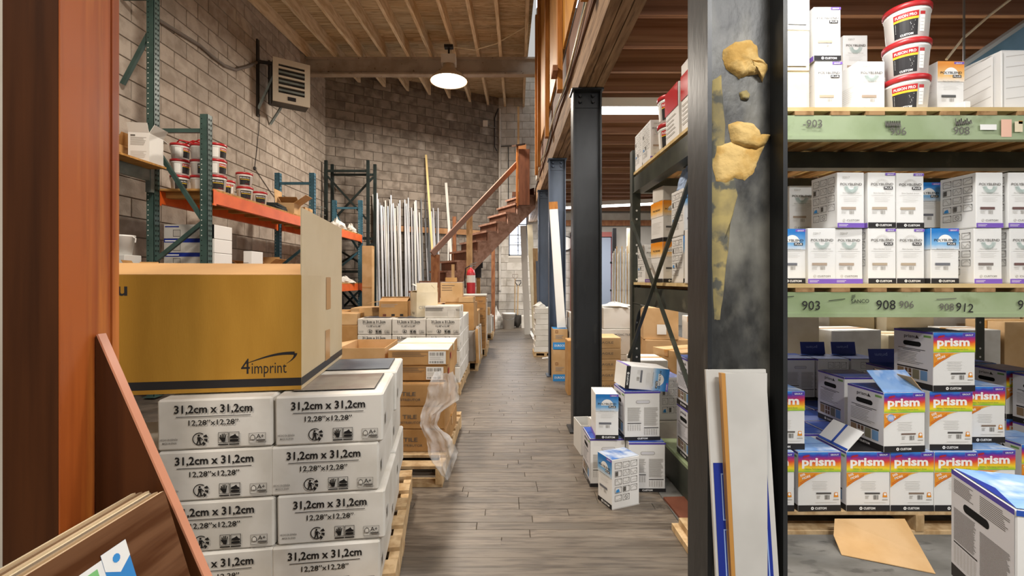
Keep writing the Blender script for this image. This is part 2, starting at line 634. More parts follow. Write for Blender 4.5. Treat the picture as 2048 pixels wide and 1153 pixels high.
# window in the rear wall
m_frame = M('window_frame', '#8f949c', 0.6)
m_pane = M('window_glass_lit', '#dfe6f5', 0.3, emit=2.6)
wf = MB()
wx0, wx1, wz0, wz1 = WIN
for (lo, hi) in (((wx0, 11.86, wz0), (wx0 + .035, 11.93, wz1)), ((wx1 - .035, 11.86, wz0), (wx1, 11.93, wz1)),
                 ((wx0, 11.86, wz0), (wx1, 11.93, wz0 + .04)), ((wx0, 11.86, wz1 - .04), (wx1, 11.93, wz1))):
    wf.box(lo, hi, m_frame)
win = struct(wf.build('window_1'))
for i in range(2):
    for j in range(4):
        pa = MB()
        x0 = wx0 + .035 + i * (wx1 - wx0 - .07) / 2
        z0 = wz0 + .04 + j * (wz1 - wz0 - .08) / 4
        pa.box((x0, 11.90, z0), (x0 + (wx1 - wx0 - .07) / 2, 11.91, z0 + (wz1 - wz0 - .08) / 4), m_pane)
        pa.build('pane', win)
mu = MB()
xm = (wx0 + wx1) / 2
mu.box((xm - .012, 11.87, wz0 + .04), (xm + .012, 11.897, wz1 - .04), m_frame)
for k in (0.26, 0.5, 0.75):
    z = wz0 + (wz1 - wz0) * k
    mu.box((wx0 + .03, 11.87, z - .012), (wx1 - .03, 11.897, z + .012), m_frame if k != 0.75 else m_black)
mu.build('muntin', win)
sg = MB()                                              # the security bars in front of the pane
def bars(pts):
    for p, q in zip(pts, pts[1:]):
        sg.bar((p[0], 11.85, p[1]), (q[0], 11.85, q[1]), .012, .012, m_black, up=(0, 1, 0))
bars([(wx1 - .05, 2.25), (.18, 2.25), (.18, 2.15), (wx1 - .05, 2.15)])
bars([(wx1 - .05, 2.05), (.18, 2.05), (.18, 1.95), (wx1 - .05, 1.95)])
bars([(xm, 2.85), (xm, 1.9)])
sg.build('security_bar', win)
# jambs of the window
jb = MB()
jb.box((wx0 - .02, 11.79, wz0 - .05), (wx1 + .02, 11.88, wz0 - .0), m_white_wall)
jb.build('window_sill', win)

# door in the rear wall, red frame
m_redframe = M('red_frame', '#9c5a54', 0.6)
m_doorgrey = M('door_grey', '#8f98a8', 0.5)
dd = MB()
for (a, b) in (((2.42, 11.60, 0), (2.52, 11.78, 2.38)), ((3.46, 11.60, 0), (3.56, 11.78, 2.38)), ((2.42, 11.60, 2.28), (3.56, 11.78, 2.40))):
    dd.box(a, b, m_redframe)
door = struct(dd.build('door_1', loc=(-.80, 0, 0)))
db = MB(); db.box((2.53, 11.66, 0.01), (3.45, 11.72, 2.27), m_doorgrey); db.build('door_leaf', door)
db = MB(); db.box((2.60, 11.60, 1.02), (2.80, 11.65, 1.08), m_black); db.box((2.6, 11.62, 1.0), (2.66, 11.66, 1.1), m_black); db.build('door_handle', door)

# ------------------------------------------------------------------ roof: planks on joists on a steel beam
rf = MB()
rf.add([(XL - .2, -4, zroof(-4) + .29), (.42, -4, zroof(-4) + .29), (.42, 12, zroof(12) + .29), (XL - .2, 12, zroof(12) + .29),
        (XL - .2, -4, zroof(-4) + .33), (.42, -4, zroof(-4) + .33), (.42, 12, zroof(12) + .33), (XL - .2, 12, zroof(12) + .33)],
       [(0, 1, 2, 3), (4, 5, 6, 7), (0, 1, 5, 4), (1, 2, 6, 5), (2, 3, 7, 6), (3, 0, 4, 7)], m_plank)
roof = struct(rf.build('ceiling'))
pk = MB()
pk.box((0, 0, 0), (1, 0.143, 0.03), m_plank)
pk_me = pk.mesh('plank')
tilt = math.atan(0.057)
y = 6.0
while y < 11.9:
    x = -3.9
    while x < 0.35:
        x1 = min(x + RND.uniform(1.6, 3.2), .42)
        if x1 > 0.0: x1 = .42
        if y + .08 < ywall(x1) + .4:
            put('plank', pk_me, roof, (x, y, zroof(y) + .245), rot=(tilt, 0, 0), scale=(x1 - x - .003, 1, 1))
        x = x1 if x1 < .4 else 9
    y += 0.147
for xb in (-3.86, -3.32, -2.84, -2.37, -1.91, -1.47, -1.0, -.56, -.13, .35):
    j = MB()
    x0 = xb + 0.023 * (4.5 - 8.85)
    ye = min(ywall(xb + .06), 11.78) - 0.004
    x1 = xb + 0.023 * (ye - 8.85)
    w = 0.055
    vs = []
    for (x, y) in ((x0, 4.5), (x1, ye)):
        z = zroof(y)
        vs += [(max(x - w / 2, XL + .005), y, z), (x + w / 2, y, z), (x + w / 2, y, z + .24), (max(x - w / 2, XL + .005), y, z + .24)]
    j.add(vs, [(0, 1, 2, 3), (4, 5, 6, 7), (0, 1, 5, 4), (1, 2, 6, 5), (2, 3, 7, 6), (3, 0, 4, 7)], m_joist)
    j.build('joist', roof)
rb = MB()
rb.box((XL + .003, 8.78, 5.45), (.56, 8.92, 5.485), m_beam)
rb.box((XL + .003, 8.78, 5.15), (.56, 8.92, 5.18), m_beam)
rb.box((XL + .003, 8.84, 5.18), (.56, 8.86, 5.45), m_beam)
rb.build('roof_beam', roof)

# ------------------------------------------------------------------ mezzanine: beam on columns, joists, deck, plywood wall
mz = MB()
mz.box((0.76, -4, 3.175), (7.0, 11.79, 3.20), m_mdeck)
mez = struct(mz.build('ceiling_mezzanine'))
jm = MB(); jm.box((0, -0.02, 0), (1, 0.02, 0.225), m_mjoist); jme = jm.mesh('joist')
y = 2.98 - 0.4 * 16
while y < 11.7:
    put('joist', jme, mez, (0.60, y, 2.905), scale=(6.38, 1, 1))
    y += 0.4
dm = MB(); dm.box((0, 0, 0), (0.186, 1, 0.03), m_mdeck); dme = dm.mesh('deck_board')
x = 0.60
while x < 6.8:
    put('deck_board', dme, mez, (x, -4, 3.135), scale=(1, 15.7, 1))
    x += 0.19
for k, xx in enumerate((0.545, 0.612, 0.679)):
    b = MB(); b.box((xx, -3.9, 2.665), (xx + 0.061, 11.7, 2.90 - 0.002), m_mbeam); b.build('beam_ply', mez)
wm = MB()
wm.box((0.53, -3.9, 2.905), (0.555, 7.55, 3.26), m_brownply)
wmz = struct(wm.build('wall_mezzanine'))
for k in range(6):
    b = MB(); y0 = 7.5 - (k + 1) * 1.7
    b.box((0.50, y0 + .004, 3.262), (0.522, y0 + 1.696, 5.55), m_ply)
    b.build('plywood_panel', wmz)
for y in (1.4, 2.77, 4.15, 5.5, 6.9, 7.45):
    b = MB(); b.box((0.452, y - .045, 2.90), (0.498, y + .045, 5.5), m_stud); b.build('stud', wmz)
b = MB(); b.box((0.405, 4.06, 3.05), (0.451, 4.24, 3.10), m_brown_lumber); b.build('block', wmz)
# white block wall and post at the far end of the mezzanine
ww = MB(); ww.box((0.50, 7.85, 2.92), (1.45, 8.0, 5.85), m_block3)
ww.box((0.50, 7.80, 2.92), (0.545, 7.85, 5.85), m_white_wall)
ww.box((1.42, -4, 3.21), (1.50, 7.84, 6.25), m_white_wall)
wmf = struct(ww.build('wall_upper'))
sk = MB(); sk.box((0.50, 7.88, 5.88), (1.42, 7.90, 6.22), m_pane)
sk.box((0.50, 7.86, 5.85), (1.42, 7.92, 5.88), m_frame)
sk.box((0.40, -4, 6.24), (1.50, 8.0, 6.30), m_white_wall)
sk.box((0.38, -4, 5.2), (0.40, 1.5, 6.24), m_white_wall)
struct(sk.build('window_2'))
for i in range(14):
    b = MB(); b.box((0.55, 7.835, 2.95 + i * .203), (1.24, 7.85, 3.145 + i * .203), m_block3); b.build('block', wmf)

# ------------------------------------------------------------------ steel columns
def column(y, mat, label, wide=0.203, x0=0.508, ztop=2.66):
    t = thing('steel_column', label, 'column', (x0 + wide / 2, y + 0.0635, 0), group='steel columns under the mezzanine beam')
    b = MB()
    w2 = wide / 2
    for sx in (-1, 1):
        xa, xb = sorted((sx * w2, sx * (w2 - 0.011)))
        b.box((xa, -0.0635, 0.012), (xb, 0.0635, ztop - .013), m_col if mat is m_col_near else mat)
    b.box((-w2 + .011, -0.004, 0.012), (w2 - .011, 0.004, ztop - .013), mat)
    b.build('shaft', t)
    p = MB(); p.box((-w2 - .03, -.10, 0.0), (w2 + .03, .10, .011), mat)
    p.build('base_plate', t)
    p = MB(); p.box((-w2 - .012, -.085, ztop - .012), (w2 + .012, .085, ztop), mat)
    p.box((-w2 + .012, -.012, ztop - .13), (w2 - .012, -.005, ztop - .013), mat)
    p.build('cap_plate', t)
    for bx in (-.05, .05):
        for bz in (-.04, -.085):
            q = MB()
            q.lathe([(0, .022), (.012, .022), (.015, .012), (.015, 0)], mat, 6)
            put('bolt', q.mesh('bolt'), t, (bx, -.012, ztop + bz), rot=(PI / 2, 0, 0))
    return t
c1 = column(1.155, m_col_near, 'worn black steel column with dried tan mortar stuck on it, boards leaning against it')
c2 = column(3.52, m_col, 'black steel column with a scraped bare patch, grout boxes at its foot', wide=0.222)
c3 = column(5.55, m_colblue, 'blue-grey steel column with a pale plank leaning on it')
c4 = column(7.50, m_colblue, 'blue-grey steel column behind the stack of flat white tile boxes')
# dried mortar on the near column: lumpy pads on the web
def lump(outline, thick, seed, mat, yoff, rings=7, rough=0.006, ridges=False):
    cx = sum(p[0] for p in outline) / len(outline); cz = sum(p[1] for p in outline) / len(outline)
    n = len(outline)
    vs, fs = [], []
    for r in range(rings + 1):
        k = 1 - r / rings
        for (x, z) in outline:
            xx, zz = cx + (x - cx) * k, cz + (z - cz) * k
            hgt = thick * (1 - k ** 4) ** 0.5
            nn = noise.noise(Vector((xx * 55 + seed, zz * 55, seed)))
            if ridges and zz < cz - 0.002:
                nn += 0.9 * math.sin((zz + xx * .35) * 620)
            hgt += rough * nn * (1 - k ** 6)
            vs.append((xx, yoff - max(hgt, 0.0), zz))
    for r in range(rings):
        for i in range(n):
            j = (i + 1) % n
            fs.append((r * n + i, r * n + j, (r + 1) * n + j, (r + 1) * n + i))
    b = MB(); b.add(vs, fs, mat)
    return b
def outl(pts, d, sub=4, seed=1, jit=0.0012):
    q = [P(px, py, d) for (px, py) in pts]
    out = []
    r = random.Random(seed)
    for i in range(len(q)):
        a, b = q[i], q[(i + 1) % len(q)]
        for k in range(sub):
            p = a.lerp(b, k / sub)
            out.append((p.x - c1.location.x + r.uniform(-jit, jit), p.z + r.uniform(-jit, jit)))
    return out
DW = 1.214
def stick(pts, thick, seed, mat, name, rough=.006, ridges=False):
    lump(outl(pts, DW, 4, seed), thick, seed, mat, -0.0045, rough=rough, ridges=ridges).build(name, c1, smooth=True)
stick([(1446, 100), (1470, 84), (1500, 80), (1512, 92), (1516, 118), (1532, 130), (1536, 138), (1524, 165), (1516, 148), (1494, 152), (1478, 158), (1452, 138), (1445, 118)], .017, 2, m_putty, 'mortar_lump', rough=.0035, ridges=True)
stick([(1456, 250), (1474, 243), (1500, 246), (1516, 262), (1524, 282), (1540, 272), (1532, 290), (1514, 300), (1490, 296), (1462, 286)], .018, 5, m_putty, 'mortar_lump', rough=.004)
stick([(1432, 292), (1462, 284), (1500, 296), (1530, 292), (1516, 320), (1508, 345), (1490, 362), (1470, 356), (1452, 366), (1432, 362), (1424, 330)], .007, 8, m_putty, 'mortar_smear', rough=.002)
stick([(1424, 365), (1468, 358), (1476, 392), (1462, 440), (1450, 560), (1440, 640), (1428, 640), (1422, 470)], .0025, 12, m_putty_s, 'mortar_smear', rough=.001)
stick([(1424, 160), (1442, 150), (1450, 250), (1446, 330), (1424, 330)], .002, 15, m_putty_s, 'mortar_smear', rough=.001)
stick([(1478, 186), (1492, 180), (1500, 190), (1496, 202), (1482, 200)], .008, 19, m_putty_s, 'mortar_smear', rough=.003)

# ------------------------------------------------------------------ cartons: materials and prints
m_wcard = M('white_card', '#d9d5cd', 0.6, c2='#c9c4ba', scale=5, c3='#b7ae9f', scale3=3, lo3=.62, hi3=.78, objvar=0.04)
m_wcard_side = M('white_card_wrap', '#e6e4df', 0.35, c2='#d9d6cf', scale=9, objvar=0.03, spec=0.5)
m_card = M('brown_card', '#b98f5c', 0.75, c2='#ab804d', scale=6, objvar=0.10)
m_card2 = M('tan_card', '#c9a67a', 0.75, c2='#bd9868', scale=5, objvar=0.09)
m_cream = M('cream_card', '#ddd0b4', 0.75, c2='#d2c3a3', scale=5, objvar=0.06)
m_kraft_shaded = M('kraft_warm_shaded', '#b98a34', 0.7, c2='#a87a28', scale=1.6, stretch=(3, 3, .6), bump=0.05, bscale=60)
m_kraft_lit = M('kraft_lit', '#d6c3a0', 0.6, c2='#ccb791', scale=2.2, spec=.4)  # lit copy of the carton's kraft, side light put into the colour
m_flap_shaded = M('kraft_flap', '#b98e58', 0.7, c2='#ab8049', scale=2.2)  # shaded copy of the same kraft for the folded-in flaps
m_tape = M('packing_tape', '#b5823f', 0.3, spec=0.6)
m_tapew = M('clear_tape', '#d8cba8', 0.25, spec=0.6)
m_paper = M('paper_label', '#e9e8e4', 0.6)
m_ink = M('grey_ink', '#5f5b56', 0.7)
m_ink2 = M('pale_ink', '#a7a39c', 0.7)
m_ink3 = M('faint_ink', '#c6c3be', 0.7)
m_stone = M('stone_tile', '#8f877c', 0.35, c2='#7b6d64', scale=9, c3='#a79d93', scale3=5)
m_slate = M('slate_tile', '#5d6570', 0.3, c2='#6d747d', scale=9)
m_boxwhite = M('box_white', '#e6e5e2', 0.45, spec=0.4, objvar=0.03)
m_boxlav = M('box_grey_side', '#cfced2', 0.5, objvar=0.03)
m_blue = M('print_blue', '#2f55b0', 0.4, c2='#2346a0', scale=9)
m_navy = M('print_navy', '#1d2f86', 0.4)
m_sky = M('print_sky', '#3d8ed0', 0.4)
m_purple = M('print_purple', '#7a5bb8', 0.4)
m_purple2 = M('print_violet', '#4c3f9e', 0.4)
m_white = M('print_white', '#f2f1ee', 0.4)
m_orange = M('print_orange', '#e0902c', 0.4)
m_gold2 = M('print_gold', '#e6b040', 0.4)
m_green = M('print_green', '#6f9b52', 0.5)
m_red = M('print_red', '#b3292b', 0.4)
m_yellow = M('print_yellow', '#e2bd33', 0.4)
m_char = M('print_charcoal', '#2a2829', 0.45)

# --- 31,2cm tile carton (w .33, h .155)
TW, TD, TH = 0.345, 0.345, 0.163
def tile_front():
    p = PR()
    w, h = TW, TH
    p.text('31,2cm x 31,2cm', w * .49, h * .735, .036, m_black, 2, 'C', .022, fit=.235)
    p.rect(w * .165, h * .655, w * .815, h * .668, m_black, 2)
    p.text('12,28”x12,28”', w * .49, h * .49, .024, m_black, 2, 'C', .012, fit=.150)
    p.text('HECHO EN ESPAÑA', w * .03, h * .205, .0088, m_ink, 2, 'L', .006, fit=.052)
    p.text('MADE IN SPAIN', w * .05, h * .135, .0088, m_ink, 2, 'L', .006, fit=.041)
    cu, cv, r = w * .365, h * .22, h * .125                       # circle with a walking figure and leaf arrows
    p.disc(cu, cv, r, m_black, 2, 18, r * .86, .9, 5.6)
    p.disc(cu - r * .05, cv + r * .52, r * .17, m_black, 3, 10)
    p.poly([(cu - r * .3, cv + r * .3), (cu + r * .22, cv + r * .3), (cu + r * .18, cv - r * .25), (cu - r * .22, cv - r * .25)], m_black, 3)
    p.line((cu - r * .1, cv - r * .2), (cu - r * .35, cv - r * .85), r * .2, m_black, 3)
    p.line((cu + r * .08, cv - r * .2), (cu + r * .2, cv - r * .85), r * .2, m_black, 3)
    p.line((cu + r * .15, cv + r * .2), (cu + r * .55, cv - r * .15), r * .15, m_black, 3)
    for k in range(3):
        a = -0.9 + k * .62
        p.poly([(cu + r * (.75 + .0) * math.cos(a), cv + r * .75 * math.sin(a)), (cu + r * 1.3 * math.cos(a - .15), cv + r * 1.3 * math.sin(a - .15)),
                (cu + r * 1.25 * math.cos(a + .25), cv + r * 1.25 * math.sin(a + .25)), (cu + r * .7 * math.cos(a + .3), cv + r * .7 * math.sin(a + .3))], m_black, 3)
    for k, x in enumerate((.53, .625)):                             # hand and shoe pictograms in rounded squares
        u0, v0, s = w * x, h * .12, h * .19
        p.frame(u0, v0, u0 + s, v0 + s * 1.12, s * .05, m_black, 2)
        p.rect(u0, v0 - s * .22, u0 + s, v0 - s * .1, m_black, 2)
        if k == 0:
            p.poly([(u0 + s * .32, v0 + s * .12), (u0 + s * .66, v0 + s * .12), (u0 + s * .74, v0 + s * .55), (u0 + s * .28, v0 + s * .55)], m_black, 3)
            for i, (a, L) in enumerate(((.28, .36), (.41, .48), (.54, .5), (.67, .4))):
                p.line((u0 + s * a, v0 + s * .5), (u0 + s * (a - .06 + i * .05), v0 + s * (.5 + L)), s * .1, m_black, 3)
            p.line((u0 + s * .34, v0 + s * .3), (u0 + s * .12, v0 + s * .62), s * .11, m_black, 3)
        else:
            p.poly([(u0 + s * .08, v0 + s * .45), (u0 + s * .92, v0 + s * .45), (u0 + s * .92, v0 + s * .62), (u0 + s * .75, v0 + s * .68), (u0 + s * .6, v0 + s * .92), (u0 + s * .4, v0 + s * .78), (u0 + s * .1, v0 + s * .66)], m_black, 3)
            p.rect(u0 + s * .08, v0 + s * .12, u0 + s * .92, v0 + s * .36, m_black, 3)
    u0, v0 = w * .80, h * .06
    p.frame(u0, v0 + .006, u0 + .052, v0 + .038, .0012, m_ink, 2)
    p.text('A+', u0 + .023, v0 + .021, .019, m_black, 3, 'L', .012)
    p.poly([(u0 + .004, v0 + .016), (u0 + .019, v0 + .016), (u0 + .019, v0 + .028), (u0 + .0115, v0 + .034), (u0 + .004, v0 + .028)], m_ink, 3)
    p.poly([(u0 + .006, v0 + .018), (u0 + .017, v0 + .018), (u0 + .017, v0 + .027), (u0 + .0115, v0 + .031), (u0 + .006, v0 + .027)], m_wcard, 4)
    p.rect(u0 + .023, v0 + .011, u0 + .05, v0 + .017, m_ink, 3)
    p.lines(u0 + .001, v0 - .004, u0 + .051, v0 + .006, 3, .0016, m_ink2, 3, 0)
    return p.mesh('tile_print')
TILE_P = tile_front()
def tile_top(mat):
    p = PR()
    p.rect(TW * .10, TD * .16, TW * .90, TD * .93, m_black, 1)
    p.rect(TW * .11, TD * .17, TW * .89, TD * .915, mat, 2)
    return p.mesh('tile_window')
TILE_T = {'stone': tile_top(m_stone), 'slate': tile_top(m_slate)}
ts = PR()
ts.rect(TD * .12, TH * .30, TD * .22, TH * .52, m_ink3, 1)
TILE_S = ts.mesh('tile_side')
def tile_box(loc, rz, label, group, top=None, seed=0, pr=True):
    o = put('tile_carton', bevel_box(TW, TD, TH, .006, (m_wcard,), .003, seed % 5), loc=loc, rz=rz)
    tag(o, label, 'carton', group)
    if pr:
        face(o, TILE_P, 'front', TW, TD + .007, TH)
        # torn corner strips of the outer wrap
        face(o, TILE_S, 'right', TW + .007, TD, TH)
    if top:
        face(o, TILE_T[top], 'top', TW, TD, TH + .004, 'tile_window')
    return o

# --- grout box A: rainbow front (w .2, d .2, h .275)
GW, GD, GH = 0.200, 0.205, 0.274
rainbow = ramp_mat('rainbow_print', [(0.0, '#3f9a3c'), (.13, '#8fc23a'), (.30, '#f0d62e'), (.45, '#f0982e'), (.58, '#e0492e'), (.72, '#a02c78'), (.86, '#3f3aa8'), (1, '#2f7fd2')], .185, .285)
def prism_front(sw='#4d4a48', sticker=False):
    p = PR()
    w, h = GW, GH
    m_sw = M('swatch_' + sw, sw, .6)
    p.rect(0, h * .665, w, h, rainbow, 1)
    p.rect(0, 0, w, h * .105, m_char, 1)
    p.disc(w * .33, h * .052, h * .026, m_white, 2, 14, h * .010)
    p.text('CUSTOM', w * .39, h * .034, h * .052, m_white, 2, 'L', .03, fit=w * .27)
    p.text('prism', w * .085, h * .775, h * .19, m_white, 2, 'L', .035, fit=w * .78)
    p.poly([(w * .10, h * .905), (w * .27, h * .935), (w * .255, h * .957), (w * .12, h * .94)], m_red, 3)
    p.text('Ultimate, Performance Cement Grout', w * .15, h * .705, h * .034, m_green, 2, 'L', .012, fit=w * .68)
    p.rect(w * .70, h * .925, w * .99, h * .99, m_purple, 2)
    p.rect(w * .712, h * .932, w * .982, h * .983, m_purple2, 3)
    p.text('GROUT', w * .755, h * .943, h * .036, m_white, 4, 'L', .02, fit=w * .19)
    c = [(0, h * .655), (w * .66, h * .655)]
    for k in range(9):
        t = k / 8
        c.append((w * .66 * (1 - t), h * (.655 - .25 * (t ** 1.6) )))
    p.poly(list(reversed(c)), m_gold2, 1)
    p.poly([(w * .0, h * .405), (w * .12, h * .48), (w * .34, h * .58), (w * .5, h * .655), (0, h * .655)], m_orange, 2)
    p.text('50%', w * .05, h * .585, h * .055, m_white, 3, 'L', .02, rot=.35)
    p.text('MORE', w * .10, h * .535, h * .055, m_white, 3, 'L', .02, rot=.35)
    p.line((w * .02, h * .45), (w * .4, h * .6), h * .007, m_red, 3)
    p.line((w * .02, h * .475), (w * .4, h * .625), h * .006, m_red, 3)
    for k in range(6):
        t = .36 - .04 * (k % 2)
        p.rect(w * (.5 - t / 2), h * (.5 - k * .027), w * (.5 + t / 2), h * (.505 - k * .027), m_ink3, 2)
    p.rect(w * .42, h * .29, w * .77, h * .318, m_sw, 2)
    p.barcode(w * .62, h * .20, w * .74, h * .275, m_ink, 2)
    p.lines(w * .43, h * .21, w * .52, h * .27, 3, h * .007, m_ink2)
    p.poly([(w * .83, h * .24), (w * .94, h * .24), (w * .92, h * .32), (w * .85, h * .32)], m_orange, 2)
    p.disc(w * .885, h * .29, h * .022, m_white, 3, 10)
    p.rect(w * .82, h * .19, w * .95, h * .203, m_ink2, 2)
    p.rect(w * .4, h * .145, w * .9, h * .152, m_ink3, 2)
    if sticker:
        p.disc(w * .16, h * .58, h * .062, M('sticker_blue', '#8fa9d8', .4), 4, 18)
        p.lines(w * .10, h * .55, w * .22, h * .61, 4, h * .006, m_white, 5, 0)
    return p.mesh('prism_front')
PF = {'a': prism_front('#4d4a48'), 'b': prism_front('#857263'), 'c': prism_front('#7d6a60', True), 'd': prism_front('#6a6560')}
def prism_side():
    p = PR()
    w, h = GD, GH
    p.rect(0, 0, w, h, m_boxlav, 0.4)
    p.rect(0, 0, w, h * .105, m_char, 1)
    p.disc(w * .3, h * .052, h * .024, m_white, 2, 14, h * .010)
    p.text('CUSTOM', w * .36, h * .034, h * .048, m_white, 2, 'L', .03, fit=w * .28)
    p.rect(0, h * .965, w, h, m_purple2, 1)
    p.text('prism', w * .28, h * .865, h * .085, m_char, 2, 'L', .012, fit=w * .28)
    p.poly([(w * .57, h * .865), (w * .67, h * .865), (w * .60, h * .925)], m_char, 2)
    p.rect(w * .78, h * .90, w * .96, h * .935, m_green, 2)
    a, b, r = w * .31, w * .66, h * .042
    v = h * .765
    pts = [(b + r * math.sin(t), v - r * math.cos(t)) for t in [PI * i / 8 for i in range(9)]] + [(a - r * math.sin(t), v + r * math.cos(t)) for t in [PI * i / 8 for i in range(9)]]
    p.poly(pts, m_dark, 2)
    p.rect(w * .12, h * .665, w * .82, h * .675, m_char, 2)
    p.rect(w * .24, h * .64, w * .70, h * .65, m_char, 2)
    p.lines(w * .10, h * .40, w * .78, h * .62, 8, h * .006, m_ink, 2, .35, 5)
    p.rect(w * .09, h * .325, w * .88, h * .35, m_char, 2)
    for k, c in enumerate(('#8a7359', '#6b4f3c', '#7e7a66', '#6d93bd')):
        p.rect(w * (.10 + .2 * k), h * .15, w * (.27 + .2 * k), h * .315, M('tile_' + c, c, .5), 2)
    for k in (1,):
        p.line((w * (.185 + .2), h * .15), (w * (.185 + .2), h * .315), h * .012, m_paper, 3)
        p.line((w * .30, h * .23), (w * .47, h * .23), h * .012, m_paper, 3)
    return p.mesh('prism_side')
PS = prism_side()
def prism_plain():                                               # the back: carry hole and text columns
    p = PR()
    w, h = GD, GH
    p.rect(0, 0, w, h * .075, m_char, 1)
    p.text('CUSTOM', w * .36, h * .024, h * .045, m_white, 2, 'L', .03, fit=w * .28)
    p.rect(0, h * .965, w, h, m_purple2, 1)
    a, b, r = w * .36, w * .66, h * .034
    v = h * .79
    pts = [(b + r * math.sin(t), v - r * math.cos(t)) for t in [PI * i / 8 for i in range(9)]] + [(a - r * math.sin(t), v + r * math.cos(t)) for t in [PI * i / 8 for i in range(9)]]
    p.poly([(u, vv) for u, vv in pts], m_ink2, 2)
    p.poly([(w * .51 + (u - w * .51) * .93, v + (vv - v) * .8) for u, vv in pts], m_boxlav, 3)
    p.lines(w * .08, h * .39, w * .46, h * .68, 22, h * .0045, m_ink2, 2, .2, 3)
    p.lines(w * .54, h * .30, w * .94, h * .68, 28, h * .0045, m_ink2, 2, .2, 4)
    p.rect(w * .08, h * .345, w * .46, h * .36, m_char, 2)
    p.rect(w * .54, h * .25, w * .94, h * .265, m_char, 2)
    for k in range(6):
        p.lines(w * (.08 + .065 * k), h * .20, w * (.125 + .065 * k), h * .33, 9, h * .004, m_ink2, 2, .1, k)
        p.lines(w * (.54 + .065 * k), h * .11, w * (.585 + .065 * k), h * .235, 9, h * .004, m_ink2, 2, .1, k)
    return p.mesh('prism_plain')
PB = prism_plain()
def drawings(w, h, rows=5, band=True, u0=.08, u1=.94, v0=.13, v1=.95):
    p = PR()
    cw, ch = w * (u1 - u0) / 3, h * (v1 - v0) / rows
    for j in range(rows):
        for i in range(3):
            if j == rows - 1 and i == 2 and rows == 5:
                continue
            a, b = w * u0 + i * cw + cw * .06, h * v1 - (j + 1) * ch + ch * .16
            c, d = a + cw * .84, b + ch * .74
            p.frame(a, b, c, d, cw * .035, m_ink, 1)
            r = random.Random(i * 7 + j)
            k = (i + j * 3) % 7
            if k == 3:
                p.rect(a + cw * .08, b + ch * .12, a + cw * .4, d - ch * .1, m_ink, 2)
            elif k == 6 and j == rows - 1:
                p.disc((a + c) / 2, (b + d) / 2, ch * .25, m_ink, 2, 14, ch * .21)
                p.line(((a + c) / 2 - ch * .18, (b + d) / 2 + ch * .16), ((a + c) / 2 + ch * .18, (b + d) / 2 - ch * .16), ch * .04, m_ink, 2)
            elif k == 2 and j == 3:
                p.poly([(a + cw * .1, b + ch * .1), (a + cw * .6, b + ch * .1), (a + cw * .5, b + ch * .5), (a + cw * .2, b + ch * .4)], m_sky, 2)
            else:
                q = (a + cw * .12, b + ch * (.15 + .3 * r.random()))
                for z in range(3):
                    n = (q[0] + cw * .22, b + ch * (.12 + .5 * r.random()))
                    p.line(q, n, cw * .035, m_ink2, 2)
                    q = n
            p.rect(c - cw * .1, d - ch * .1, c, d, m_ink, 2)
    if band:
        p.rect(0, 0, w, h * .022, m_ink3, 1)
    return p.mesh('instruction_print')
PD = drawings(GW, GH, 4, u0=.3)
def lid_print(w, d, full=False):
    p = PR()
    top = M('lid_sky', '#8db0de', .3, c2='#5f8fd2', scale=8, c3='#dfe8f2', scale3=7, lo3=.5, hi3=.65)
    p.rect(0.002, 0.002, w - .002, d - .002, top, 1)
    p.rect(w * .02, d * .48, w * .98, d * .5, m_blue, 2)
    return p.mesh('lid_print')
PL = lid_print(GW, GD)
def lid_blue(w, d):
    p = PR()
    p.rect(0.002, 0.002, w - .002, d - .002, M('lid_blue', '#4a68c0', .35, c2='#3d5bb4', scale=7, c3='#8ea4dc', scale3=9, lo3=.62, hi3=.74), 1)
    p.rect(w * .02, d * .48, w * .98, d * .5, m_navy, 2)
    return p.mesh('lid_print')
PLB = lid_blue(GW, GD)
G_PRISM = 'rainbow-fronted grout boxes'
def prism_box(loc, rz, label, front='a', left='side', right=None, lid=True, group=G_PRISM, body=None, open_=None, name='grout_box', rot=None, back=None):
    o = put(name, bevel_box(GW, GD, GH, .0025, (body or m_boxwhite,), .0012, 1), loc=loc, rz=rz, rot=rot)
    tag(o, label, 'box', group)
    side = {'side': PS, 'plain': PB, 'draw': PD}
    if front:
        face(o, PF.get(front) or side[front], 'front', GW + .002, GD + .002, GH)
    if left:
        face(o, side[left], 'left', GW + .002, GD, GH)
    if right:
        face(o, side[right], 'right', GW + .002, GD, GH)
    if lid:
        face(o, PLB if lid == 'blue' else PL, 'top', GW, GD, GH + .001, 'lid')
    return o

